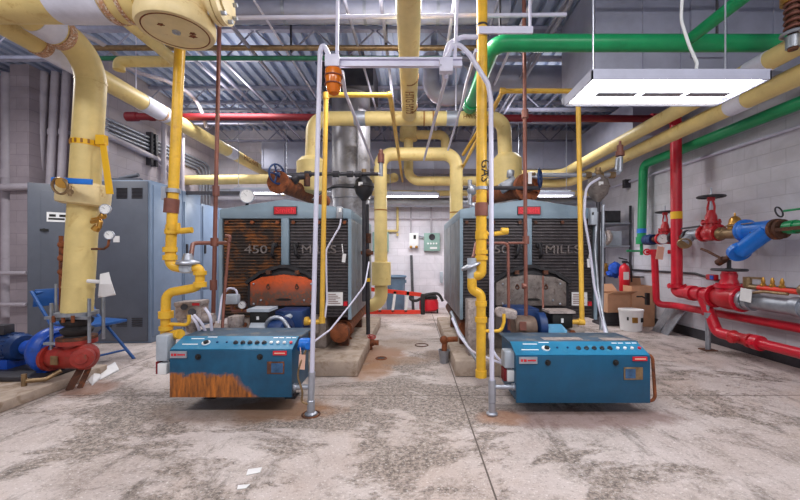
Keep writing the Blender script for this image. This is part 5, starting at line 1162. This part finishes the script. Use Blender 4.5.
part(t, 'display', MB().box(XX(413.5, 9.88), XX(416, 9.88), 9.87, 9.881, ZZ(239, 9.88), ZZ(235, 9.88)), 'ink')
part(t, 'light', MB().sphere(W(411, 247, 9.86), .04).sphere(W(416.5, 247, 9.86), .04), 'brass')
part(t, 'arm', MB().cyl(W(419, 236, 9.9), W(424, 237, 9.9), .02), 'galv')
t = thing('control_box', W(376, 240, 9.95), 'sage green plain box half behind the yellow return pipe', 'box', 'green boxes on the back wall')
wbox(t, 372.5, 388.5, 232, 252, 'ebox')
part(t, 'lid', MB().box(XX(374, 9.87), XX(387.5, 9.87), 9.865, 9.885, ZZ(250, 9.87), ZZ(234, 9.87)), 'ebox')
t = thing('conduit_run', W(410, 219, 9.95), 'pale conduit running level along the back wall with drops', 'conduit')
part(t, 'run', MB().cyl((-1.3, 9.96, 2.4), (1.2, 9.96, 2.4), .028, n=10), 'wallpaint_pipe')
part(t, 'drop', MB().cyl(W(411, 219, 9.95), W(411, 233, 9.95), .022).cyl(W(431, 219, 9.95), W(431, 233, 9.95), .022).cyl(W(411, 200, 9.95), W(411, 219, 9.95), .022).cyl(W(431, 195, 9.95), W(431, 219, 9.95), .022), 'wallpaint_pipe')
single('yellow_drop', MB().tube([W(397.5, 201, 9.93), W(397.5, 231, 9.93), W(386, 231, 9.93)], .035, .03, 10).cyl(W(397.5, 233, 9.93), W(397.5, 236, 9.93), .03), 'lag', 'short yellow pipe dropping on the back wall', 'pipe')
single('outlet_box', MB().box(XX(440, 9.9), XX(443, 9.9), 9.9, 10, ZZ(283, 9.9), ZZ(272, 9.9)), 'grey_box', 'small grey box low on the back wall by the grey-door boiler', 'box', bevel=.01)

# ------------------------------------------------------------------ sprinkler piping on the right
XP = 4.46
def YP(px, X=XP): return F * X / (px - CX)
AXY = Vector((0, 1, 0))
def flange(mb, y, r, z, w=.035, x=XP, n=8):
    mb.cyl((x, y - w / 2, z), (x, y + w / 2, z), r, n=26).bolts((x, y, z), (0, 1, 0), r * .82, .013, w, n); return mb
def rising_valve(name, lab, y, z, s, m, wm, k=1.25):
    """outside screw and yoke valve on a pipe running along the wall"""
    c = Vector((XP, y, z)); t = thing(name, c, lab, 'valve', 'red rising-stem valves')
    part(t, 'body', MB().lathe(c - AXY * .16 * s, AXY, [(.1 * s, 0), (.11 * s, .05 * s), (.14 * s, .1 * s), (.14 * s, .22 * s), (.11 * s, .27 * s), (.1 * s, .32 * s)], 24).lathe(c, (0, 0, 1), [(.12 * s, -.12 * s), (.12 * s, .1 * s), (.1 * s, .2 * s)], 22), m)
    fl = MB(); flange(fl, y - .16 * s, .15 * s, z); flange(fl, y + .16 * s, .15 * s, z)
    part(t, 'flange', fl, m)
    part(t, 'bonnet', MB().lathe(c + Vector((0, 0, .18 * s)), (0, 0, 1), [(.15 * s, 0), (.15 * s, .035 * s), (.1 * s, .04 * s), (.09 * s, .13 * s), (.05 * s, .24 * s)], 22).bolts(c + Vector((0, 0, .2 * s)), (0, 0, 1), .13 * s, .013, .04, 8), m)
    yk = MB()
    for sx in (-1, 1): yk.tube([c + Vector((0, sx * .07 * s, .26 * s * k)), c + Vector((0, sx * .08 * s, .38 * s * k)), c + Vector((0, sx * .03 * s, .5 * s * k))], .018 * s, .05, 8)
    yk.cyl(c + Vector((0, 0, .47 * s * k)), c + Vector((0, 0, .52 * s * k)), .06 * s)
    part(t, 'yoke', yk, m)
    wheel(t, c + Vector((0, 0, .53 * s * k)), (0, 0, 1), .2 * s, wm, lab='dark handwheel')
    part(t, 'stem', MB().cyl(c + Vector((0, 0, .25 * s)), c + Vector((0, 0, .66 * s * k)), .016 * s), 'steel')
    return t
ZU = 1.72
# upper run
t = rising_valve('gate_valve', 'red rising-stem valve left of the thick red riser on the wall', YP(665), ZU - .01, .70, 'cast_red', 'dark_steel')
t = rising_valve('gate_valve', 'red rising-stem valve right of the thick red riser on the wall', YP(711), ZU + .02, .82, 'cast_red', 'dark_steel')
SQ = (XP, ZU, .8)
t = thing('backflow_line', (XP, 5.2, ZU - .1), 'bare bronze and iron pipe string joining the upper red valves on the right wall', 'pipe')
part(t, 'run', MB().cyl((XP, 3.9, ZU), (XP, 7.0, ZU - .02), .062, n=18), 'dark_rust')
part(t, 'end_coupling', MB().cyl((XP, YP(654), ZU - .02), (XP, YP(646), ZU - .02), .12, n=24).torus((XP, YP(650), ZU - .02), (0, 1, 0), .1, .03), 'motor_blue')
bl = MB(); flange(bl, YP(674), .14, ZU - .01); flange(bl, YP(688), .13, ZU)
part(t, 'dark_flange', bl, 'dark_steel')
part(t, 'check_body', MB().lathe((XP, YP(694), ZU + .03), (0, -1, 0), [(.08, -.12), (.1, -.05), (.1, .1), (.08, .16)], 22).cyl((XP - .05, YP(692), ZU - .02), (XP - .16, YP(692), ZU - .14), .08), 'galv', 'grimy bronze check valve')
part(t, 'check_cap', MB().lathe((XP - .15, YP(692), ZU - .15), (-.6, -.6, -.4), [(.10, -.03), (.115, 0), (.105, .02), (.05, .03)], 22), 'bronze')
part(t, 'lever', MB().bar((XP - .04, YP(684), ZU + .16), (XP - .04, YP(702), ZU + .17), .04, .035), 'dark_steel')
t = thing('reducing_valve', (XP, YP(733), ZU), 'bronze domed pressure valve between red valve and blue strainer', 'valve')
y = YP(733)
part(t, 'body', MB().lathe((XP, y + .22, ZU), (0, -1, 0), [(.11, 0), (.12, .02), (.09, .06), (.1, .2), (.1, .3), (.12, .34), (.12, .4)], 22), 'bronze')
part(t, 'dome', MB().lathe((XP, y - .03, ZU + .06), (0, 0, 1), [(.09, 0), (.09, .05), (.1, .055), (.1, .08), (.085, .09), (.07, .18), (.04, .22), (.015, .23), (.012, .28)], 22), 'brass', 'shiny brass dome')
part(t, 'sensing_tube', MB().tube([(XP - .1, y + .15, ZU + .04), (XP - .13, y, ZU + .12), (XP - .12, YP(760), ZU + .13)], .009, .05, 8), 'bronze')
SQ = (XP, ZU, .97)
t = thing('strainer', (XP, YP(760), ZU - .05), 'bright blue Y strainer on the right wall pipe string', 'strainer')
ya, yb = YP(748), YP(774)
part(t, 'body', MB().lathe((XP, ya + .06, ZU + .02), (0, -1, 0), [(.14, 0), (.15, .02), (.15, .06), (.12, .08), (.105, .14), (.11, ya - yb), (.12, ya - yb + .08)], 26), 'blue_valve')
part(t, 'end_flange', flange(MB(), ya + .05, .155, ZU + .02), 'blue_valve')
part(t, 'leg', MB().cyl((XP - .02, yb + .05, ZU), (XP - .10, ya + .02, ZU - .27), .105, n=22), 'blue_valve')
part(t, 'leg_flange', MB().cyl((XP - .095, ya + .05, ZU - .25), (XP - .11, ya - .01, ZU - .29), .135, n=22), 'blue_valve')
part(t, 'blowdown', MB().cyl((XP - .10, ya + .03, ZU - .27), (XP - .12, ya + .28, ZU - .40), .035).cyl((XP - .12, ya + .24, ZU - .38), (XP - .12, ya + .34, ZU - .43), .05).tube([(XP - .12, ya + .3, ZU - .36), (XP - .14, ya + .5, ZU - .26), (XP - .14, ya + .62, ZU - .22)], .02, .05, 8), 'dark_rust')
SQ = (XP, ZU, .68)
t = thing('brown_flange', (XP, YP(781), ZU), 'brown iron flange where the blue strainer meets the green pipe', 'flange')
part(t, 'plate', flange(flange(MB(), YP(777), .19, ZU + .01, .04), YP(782), .17, ZU + .01, .04), 'dark_rust')
part(t, 'bracket_bar', MB().bar((XP - .13, YP(757), ZU - .02), (XP - .16, YP(815), ZU + .0), .03, .06), 'dark_rust')
SQ = None
single('green_pipe', MB().cyl((XP, YP(786), ZU + .02), (XP, 3.0, ZU + .04), .07, n=22).cyl((XP, YP(790), ZU + .02), (XP, YP(797), ZU + .02), .082, n=22), 'green', 'short green pipe leaving the frame right of the blue strainer', 'pipe')
t = thing('ring_lever', W(790, 210, 4.2), 'small ring-ended lever above the blue strainer', 'lever')
part(t, 'ring', MB().torus(W(779, 212, 4.25), (.3, -1, .3), .06, .009, 22), 'dark_steel'); part(t, 'shaft', MB().cyl(W(784, 211, 4.25), W(806, 208, 4.0), .012), 'green')
gauge(W(663, 239, 6.35), (-.3, -1, 0), .085, 'white dial gauge at the left red wall valve', (W(664, 243, 6.5), W(668, 241, 6.55)))
single('hang_tag', MB().obox(W(660, 253, 6.3), (.12, .008, .22), Matrix.Rotation(.15, 3, 'Y')).cyl(W(662, 247, 6.3), W(664, 243, 6.38), .005, n=6), 'pink_paper', 'cream paper tag hanging below the dial gauge on the right wall', 'tag')
# small alarm line
t = thing('small_red_pipe', (4.6, 6.9, .45), 'slim red pipe rising from the floor line then running low along the wall', 'pipe')
part(t, 'run', MB().tube([(4.42, 6.75, 1.5), (4.46, 6.75, .52), (4.66, 6.6, .52), (4.66, 3.0, .54)], .058, .1, 16), 'red')
part(t, 'coupling', MB().cyl((4.42, 6.75, 1.42), (4.42, 6.75, 1.52), .072).cyl((4.66, 5.9, .52), (4.66, 5.8, .52), .07), 'red')
part(t, 'test_cock', MB().cyl(W(668, 252, 6.6), W(682, 252, 6.45), .035).cyl(W(646, 252, 6.8), W(656, 252, 6.75), .03).torus(W(647, 252, 6.75), (.6, 1, 0), .05, .012), 'red')
# lower assembly
ZL = .81
SQ = (XP, ZL, .84)
t = thing('main_valve', (XP, YP(729), ZL), 'big red gate valve with flat handwheel below the wall pipe string', 'valve')
y = YP(729); c = Vector((XP, y, ZL))
part(t, 'body', MB().lathe(c + AXY * .24, -AXY, [(.13, 0), (.14, .04), (.17, .12), (.19, .2), (.19, .3), (.16, .4), (.13, .46)], 28), 'cast_red')
part(t, 'flange', flange(flange(MB(), y + .24, .2, ZL), y - .2, .2, ZL), 'red')
part(t, 'bonnet', MB().lathe(c + Vector((0, 0, .08)), (0, 0, 1), [(.17, 0), (.16, .08), (.19, .09), (.19, .14), (.13, .16), (.1, .24), (.11, .3), (.09, .36), (.05, .38)], 26).bolts(c + Vector((0, 0, .195)), (0, 0, 1), .165, .014, .045, 8), 'red')
wheel(t, c + Vector((0, 0, .47)), (0, 0, 1), .21, 'dark_steel', lab='dark handwheel')
part(t, 'stem', MB().cyl(c + Vector((0, 0, .4)), c + Vector((0, 0, .64)), .028), 'dark_steel')
part(t, 'side_switch', MB().obox(c + Vector((-.05, .24, .33)), (.09, .16, .10), Matrix.Identity(3)), 'cast_red', bevel=.015)
part(t, 'switch_badge', MB().obox(c + Vector((-.1, .20, .33)), (.012, .06, .07), Matrix.Identity(3)), 'pump_blue')
SQ = None
t = thing('red_header', (XP, 5.7, ZL), 'red flanged pipe and tee joining the thick riser foot to the big valve', 'pipe')
part(t, 'run', MB().cyl((XP, 5.97, ZL), (XP, y + .22, ZL), .095, n=24), 'red')
part(t, 'coupling', MB().cyl((XP, 5.93, ZL), (XP, 5.84, ZL), .12, n=26).cyl((XP, 5.72, ZL), (XP, 5.66, ZL), .115, n=26), 'red')
part(t, 'tee_leg', MB().tube([(XP - .02, 5.66, ZL - .02), (XP - .02, 5.5, .5), (XP - .02, 5.38, .29), (XP - .02, 5.1, .285)], .075, .12, 20), 'red')
SQ = (XP, ZL, .84)
t = thing('silver_pipe', (XP, 4.4, ZL), 'thick silver pipe leaving the big red valve toward the camera', 'pipe')
part(t, 'run', MB().cyl((XP, y - .3, ZL - .005), (XP, 2.9, ZL - .03), .118, n=26), 'galv')
part(t, 'coupling', MB().cyl((XP, y - .23, ZL), (XP, y - .29, ZL), .16, n=28).cyl((XP, y - .31, ZL), (XP, y - .38, ZL), .15, n=28).bolts((XP, y - .29, ZL), (0, 1, 0), .135, .014, .07, 8), 'galv')
part(t, 'clamp', MB().cyl((XP, 4.3, ZL), (XP, 4.2, ZL), .14, n=28), 'galv')
single('hang_tag', MB().obox((XP - .17, y - .42, ZL + .1), (.01, .16, .2), Matrix.Rotation(.1, 3, 'X')).cyl((XP - .17, y - .42, ZL + .2), (XP - .08, y - .3, ZL + .18), .006, n=6), 'paper', 'white tag wired to the thick silver pipe', 'tag')
SQ = (XP, ZL, .92)
t = thing('trim_manifold', (XP, 4.6, ZL + .18), 'orange-red trim pipe with three brass petcocks above the silver pipe', 'pipe')
part(t, 'run', MB().cyl((XP - .02, 4.74, ZL + .2), (XP - .02, 4.2, ZL + .19), .035, n=12), 'orange')
part(t, 'lower_run', MB().tube([(XP - .1, 4.85, ZL + .1), (XP - .1, 4.6, ZL + .16), (XP - .1, 4.3, ZL + .16)], .02, .05, 8), 'bronze')
for i in range(3):
    yy = 4.68 - i * .12
    part(t, 'petcock', MB().lathe((XP - .02, yy, ZL + .22), (0, 0, 1), [(.03, 0), (.035, .03), (.02, .05), (.025, .08), (.01, .13)], 12), 'brass')
part(t, 'ball_valve', MB().cyl((XP - .02, 4.92, ZL + .2), (XP - .02, 4.74, ZL + .2), .035).cyl((XP - .02, 4.9, ZL + .2), (XP - .02, 4.9, ZL + .34), .05).bar((XP - .02, 4.9, ZL + .33), (XP - .02, 4.7, ZL + .33), .02, .03), 'bronze')
part(t, 'end_cross', MB().sphere((XP - .02, 4.16, ZL + .22), .09).cyl((XP - .02, 4.16, ZL + .1), (XP - .02, 4.16, ZL + .36), .05), 'bronze')
SQ = (XP, .285, .84)
t = thing('red_drain_pipe', (XP, 4.6, .28), 'red pipe low along the floor below the silver pipe', 'pipe')
part(t, 'run', MB().cyl((XP - .02, 5.1, .285), (XP - .02, 2.6, .285), .075, n=20), 'red')
part(t, 'angle_valve', MB().lathe((XP - .02, 5.14, .285), (0, -1, 0), [(.1, 0), (.11, .03), (.085, .07), (.09, .22), (.11, .26), (.11, .3)], 22).cyl((XP - .12, 4.98, .285), (XP - .22, 4.98, .27), .05), 'cast_red')
part(t, 'grooved_coupling', MB().cyl((XP - .02, 4.80, .285), (XP - .02, 4.71, .285), .115, n=24).box(XP - .17, XP + .13, 4.73, 4.79, .26, .31), 'red')
SQ = None
SQ = None
part(t, 'floor_support', MB().box(XP - .07, XP + .03, 3.6, 3.7, 0, .23), 'dark_steel')
t = thing('pipe_stand', W(711, 350, 5.5), 'grey steel post propping up the red header on the floor', 'stand')
part(t, 'post', MB().cyl((XP - .06, 5.5, .01), (XP - .06, 5.5, .55), .035, n=14).cyl((XP - .06, 5.5, .48), (XP - .06, 5.5, .56), .048, n=14), 'galv')
part(t, 'screw', MB().cyl((XP - .06, 5.5, .55), (XP - .06, 5.5, .72), .02), 'steel')
part(t, 'base_plate', MB().box(XP - .15, XP + .03, 5.42, 5.58, 0, .015), 'dark_rust')
# wall conduits
single('conduit_run', MB().tube([(4.82, 9.6, 3.06), (4.82, 3.0, 3.0)], .024, 0, 8), 'conduit', 'thin grey conduit running high along the right wall', 'conduit')
single('conduit_run', MB().tube([(4.82, 8.2, 1.10), (4.82, 6.3, 1.10), (4.82, 5.6, .98), (4.82, 3.0, .98)], .02, .1, 8), 'dark_steel', 'thin dark conduit running at waist height along the right wall', 'conduit')
single('conduit_bracket', MB().box(4.72, 4.86, 8.2, 8.3, 2.92, 3.1), 'dark_steel', 'small dark bracket on the conduit beside the right float chamber', 'bracket')

# ------------------------------------------------------------------ clutter beyond the right boiler
t = thing('shelf_unit', (4.5, 8.6, 0), 'grey steel shelf unit with junk beyond the grey-door boiler', 'shelf')
for x in (4.18, 4.78):
    for y in (8.1, 9.2): part(t, 'upright', MB().box(x - .02, x + .02, y - .02, y + .02, 0, 2.5), 'dark_steel')
for z in (.3, .95, 1.6, 2.1): part(t, 'shelf_board', MB().box(4.16, 4.80, 8.08, 9.22, z, z + .03), 'galv')
single('parts_bin', MB().box(4.25, 4.6, 8.15, 8.4, 2.13, 2.4).box(4.28, 4.57, 8.13, 8.16, 2.16, 2.37), 'dark_steel', 'dark bin on the top of the steel shelf', 'bin', bevel=.01)
single('carton', MB().box(4.22, 4.62, 8.15, 8.6, 1.63, 1.95), 'grey_box', 'pale carton on the upper middle of the steel shelf', 'box', bevel=.01)
single('rag', MB().tube([(4.3, 8.2, 1.66), (4.35, 8.1, 1.8), (4.3, 8.15, 1.95)], .06, .1, 8), 'cream_act', 'pale rag propped before the carton on the steel shelf', 'rag')
cl_ = MB().sphere((4.42, 8.05, 1.10), .15, (1, .7, 1.1), 14, 8).sphere((4.5, 8.1, 1.03), .11, (1, .8, .9), 12, 7).sphere((4.32, 8.05, 1.02), .09, (1, .8, .8), 12, 7)
for v in cl_.v: v += Vector((random.uniform(-.02, .02), random.uniform(-.02, .02), random.uniform(-.02, .02)))
single('cloth_bundle', cl_, 'cloth', 'crumpled bright blue cloth bundle on the steel shelf', 'cloth')
single('jug', MB().lathe((4.3, 8.2, .98), (0, 0, 1), [(.08, 0), (.09, .02), (.09, .16), (.03, .22), (.03, .26)], 14), 'brass', 'small amber jug below the blue cloth on the shelf', 'jug')
single('tool_box', MB().box(4.2, 4.6, 8.1, 8.4, .33, .55).box(4.3, 4.5, 8.2, 8.25, .55, .6), 'ink', 'black box on the lowest shelf', 'box', bevel=.01)
single('red_bottle', MB().lathe((4.02, 7.95, .0), (0, 0, 1), [(.06, 0), (.065, .02), (.065, .6), (.03, .68), (.03, .75)], 14), 'redplate', 'narrow red bottle standing at the foot of the shelf', 'bottle')
single('black_case', MB().box(3.95, 4.25, 7.75, 7.95, 0, .22).cyl((4.0, 7.74, .1), (4.2, 7.74, .1), .05), 'ink', 'black case on the floor left of the white pail', 'case', bevel=.02)
t = thing('fire_extinguisher', (4.7, 8.2, .85), 'red fire extinguisher hung on the wall above the boxes', 'extinguisher')
ec = Vector((4.45, 7.75, .66))
part(t, 'cylinder', MB().lathe(ec, (0, 0, 1), [(.085, 0), (.1, .02), (.1, .46), (.08, .53), (.03, .57), (.03, .6)], 22), 'redplate')
part(t, 'valve_head', MB().box(ec.x - .04, ec.x + .04, ec.y - .03, ec.y + .03, ec.z + .59, ec.z + .64).bar(ec + Vector((-.12, 0, .70)), ec + Vector((.05, 0, .66)), .03, .02), 'dark_steel')
part(t, 'hose', MB().tube([ec + Vector((.04, -.02, .62)), ec + Vector((.13, -.03, .55)), ec + Vector((.12, -.05, .2))], .016, .05, 8), 'rubber')
part(t, 'label', MB().obox(ec + Vector((-.02, -.1, .33)), (.11, .008, .16), Matrix.Identity(3)), 'paper', 'white label')
part(t, 'bracket', MB().bar(ec + Vector((.08, 0, .3)), (4.85, 7.75, ec.z + .3), .04, .03), 'dark_steel')
def carton(name, c, size, rot, lab, flaps):
    t = thing(name, c, lab, 'box', 'cardboard boxes on the floor'); R = Matrix.Rotation(rot, 3, 'Z'); c = Vector(c); sx, sy, sz = size
    m = MB()
    for a, b, e in (((-.5, 0), (.012, sy)), 0) and []: pass
    for (ox, oy, wx, wy) in ((-sx / 2, 0, .012, sy), (sx / 2, 0, .012, sy), (0, -sy / 2, sx, .012), (0, sy / 2, sx, .012)): m.obox(c + R @ Vector((ox, oy, sz / 2)), (wx, wy, sz), R)
    m.obox(c + Vector((0, 0, .006)), (sx, sy, .012), R)
    part(t, 'body', m, 'cardboard')
    for (oy, tilt) in flaps:
        part(t, 'flap', MB().obox(c + R @ Vector((0, oy * (sy / 2 + .09), sz + (.07 if oy > 0 else .02))), (sx, .22, .01), R @ Matrix.Rotation(tilt, 3, 'X')), 'cardboard')
    return t
carton('cardboard_box', (4.10, 7.55, .28), (.52, .4, .38), .15, 'open cardboard box left of the red slim pipe, above the white pail', ((-1, -.35), (1, .7)))
carton('cardboard_box', (4.60, 7.55, .0), (.44, .4, .80), -.05, 'tall cardboard box between the white pail and the slim red pipe', ((1, 1.3),))
single('low_crate', MB().box(3.8, 4.3, 7.4, 7.8, 0, .05).box(3.82, 4.28, 7.42, 7.44, .05, .28).box(3.82, 4.28, 7.76, 7.78, .05, .28).box(3.82, 3.84, 7.42, 7.78, .05, .28).box(4.26, 4.28, 7.42, 7.78, .05, .28), 'dark_steel', 'dark crate holding up the open cardboard box', 'crate')
t = thing('paint_pail', (4.15, 7.05, 0), 'white plastic pail on the floor in front of the cardboard boxes', 'pail')
pp = Vector((4.13, 6.98, 0))
part(t, 'body', MB().lathe(pp, (0, 0, 1), [(.17, 0), (.18, .01), (.205, .36), (.21, .37)], 26), 'white')
part(t, 'lid', MB().lathe(pp + Vector((0, 0, .37)), (0, 0, 1), [(.215, 0), (.215, .03), (.19, .03), (.18, .02)], 26), 'paper')
part(t, 'label', MB().obox(pp + Vector((-.04, -.196, .22)), (.1, .01, .1), Matrix.Rotation(-.07, 3, 'X')), 'brass', 'yellow label')
part(t, 'mark', MB().obox(pp + Vector((.1, -.18, .22)), (.06, .01, .08), Matrix.Rotation(.4, 3, 'Z')).obox(pp + Vector((-.14, -.14, .24)), (.03, .01, .06), Matrix.Rotation(-.7, 3, 'Z')), 'ink')
for i, (y0, nm) in enumerate(((6.95, 'farther'), (6.72, 'nearer'))):
    single('metal_sheet', MB().add([(4.5, y0, .0), (4.77, y0 - .05, .5), (4.77, y0 - .3, .5), (4.5, y0 - .2, .0), (4.52, y0, .0), (4.79, y0 - .05, .5), (4.79, y0 - .3, .5), (4.52, y0 - .2, .0)], [(0, 1, 2, 3), (4, 7, 6, 5), (0, 4, 5, 1), (1, 5, 6, 2), (2, 6, 7, 3), (3, 7, 4, 0)]),
           'galv', '%s grey metal sheet leaning on the right wall below the slim red pipe' % nm, 'sheet', 'leaning metal sheets')
single('hand_tool', MB().box(4.3, 4.36, 6.78, 6.84, .5, .72).tube([(4.33, 6.8, .6), (4.2, 6.75, .66), (4.1, 6.75, .66)], .014, .03, 8), 'ink', 'black clamp on the slim red pipe elbow', 'clamp')
# cables at the grey-door boiler's right edge
for i, (pts, r, m, nm) in enumerate((
    ([W(600, 178, 4.75), W(586, 186, 4.72), W(584, 215, 4.7), W(590, 250, 4.66), W(594, 285, 4.6), W(600, 310, 4.5), W(606, 336, 4.3)], .016, 'conduit', 'pale flexible cable looping down the right edge of the grey-door boiler'),
    ([W(597, 212, 4.74), W(595, 250, 4.7), W(598, 290, 4.6), W(604, 322, 4.4), W(608, 336, 4.3)], .018, 'galv', 'grey conduit down the right edge of the grey-door boiler'),
    ([W(603, 205, 4.85), W(602, 300, 4.8), W(601, 330, 4.7)], .022, 'galv', 'straight grey conduit right of the grey-door boiler'))):
    single('flexible_conduit', MB().tube(pts, r, .3, 8), m, nm, 'conduit')
t = thing('control_box', W(593, 216, 4.72), 'small pale switch box at the top right corner of the grey-door boiler', 'box')
part(t, 'case', MB().box(XX(590, 4.72), XX(596, 4.72), 4.68, 4.78, ZZ(225, 4.72), ZZ(208, 4.72)), 'grey_box', bevel=.01)
part(t, 'toggle', MB().cyl(W(593, 214, 4.68), W(593, 213, 4.65), .012), 'ink')
t = thing('control_box', W(340, 210, 4.72), 'small grey switch box at the top right of the rusted-door boiler', 'box')
part(t, 'case', MB().box(XX(337, 4.76), XX(343, 4.76), 4.7, 4.78, ZZ(219, 4.76), ZZ(207, 4.76)), 'galv', bevel=.01)
part(t, 'toggle', MB().box(XX(339, 4.7), XX(341.5, 4.7), 4.69, 4.701, ZZ(212, 4.7), ZZ(208, 4.7)), 'white')
part(t, 'cord', MB().tube([W(341, 219, 4.72), W(340, 226, 4.7), W(333, 238, 4.68), W(326, 250, 4.66), W(327, 300, 4.62), W(325, 318, 4.55)], .012, .2, 8), 'conduit')
single('hanging_wire', MB().tube([W(369, 262, 5.0), W(365, 285, 4.6), W(350, 305, 4.4), W(330, 330, 4.0), W(316, 340, 3.7), W(304, 352, 3.4)], .010, .3, 8), 'conduit', 'pale wire sagging from the black drain pipe to the rusted burner', 'wire')
single('hang_tag', MB().obox(W(344, 258, 4.72), (.045, .006, .11), Matrix.Rotation(.12, 3, 'Y')).cyl(W(343, 253, 4.74), W(342, 244, 4.78), .006, n=6), 'paper', 'white tag hanging on the right casting of the rusted-door boiler', 'tag')
single('hang_tag', MB().obox(W(589, 263, 4.66), (.045, .006, .11), Matrix.Rotation(-.1, 3, 'Y')).cyl(W(589, 258, 4.66), W(590, 248, 4.7), .006, n=6), 'paper', 'white tag hanging on the cable of the grey-door boiler', 'tag')

# ------------------------------------------------------------------ light and camera
def area(name, loc, size, energy, rot=(0, 0, 0), col=(1, .985, .97)):
    la = bpy.data.lights.new(name, 'AREA'); la.shape = 'RECTANGLE'; la.size, la.size_y = size; la.energy = energy; la.color = col
    o = bpy.data.objects.new(name, la); COL.objects.link(o); o.location = loc; o.rotation_euler = rot
for i, (x, y) in enumerate(((-3.2, .2), (-.4, .2), (2.4, .2))):          # unseen fill lights added in a row above and behind the camera
    area('fill_light', (x, y, 4.2), (1.6, .6), 72, (math.radians(18), 0, 0))
for x, y, e in ((-.1, 3.9, 70), (-.1, 6.4, 50), (-3.0, 5.9, 55), (-5.6, 4.6, 70), (2.4, 7.0, 50), (-4.3, 8.2, 40)):  # overhead fill lights without fixtures, added to lift the middle of the room
    area('fill_light', (x, y, 4.0), (1.2, .3), e); area('ceiling_fill', (x, y, 4.02), (1.2, .3), e * .22, (PI, 0, 0))  # each has an upward twin added to brighten the ceiling
w = bpy.data.worlds.new('World'); SC.world = w; w.use_nodes = True
bg = w.node_tree.nodes['Background']; bg.inputs[0].default_value = (.93, .95, 1, 1); bg.inputs[1].default_value = .75

cam = bpy.data.cameras.new('Camera'); co = bpy.data.objects.new('Camera', cam); COL.objects.link(co)
co.location = (0, 0, H); co.rotation_euler = (PI / 2, 0, 0)
cam.sensor_width = 36; cam.sensor_fit = 'HORIZONTAL'; cam.lens = 36 * F / 800
cam.shift_x = (400 - CX) / 800; cam.shift_y = (CY - 250) / 800; cam.clip_start = .02
SC.camera = co
SC.view_settings.view_transform = 'Standard'; SC.view_settings.look = 'None'; SC.view_settings.gamma = 1
SC.view_settings.exposure = -0.12; SC.view_settings.use_curve_mapping = False
SC.cycles.use_denoising = True; SC.cycles.max_bounces = 8; SC.cycles.diffuse_bounces = 5
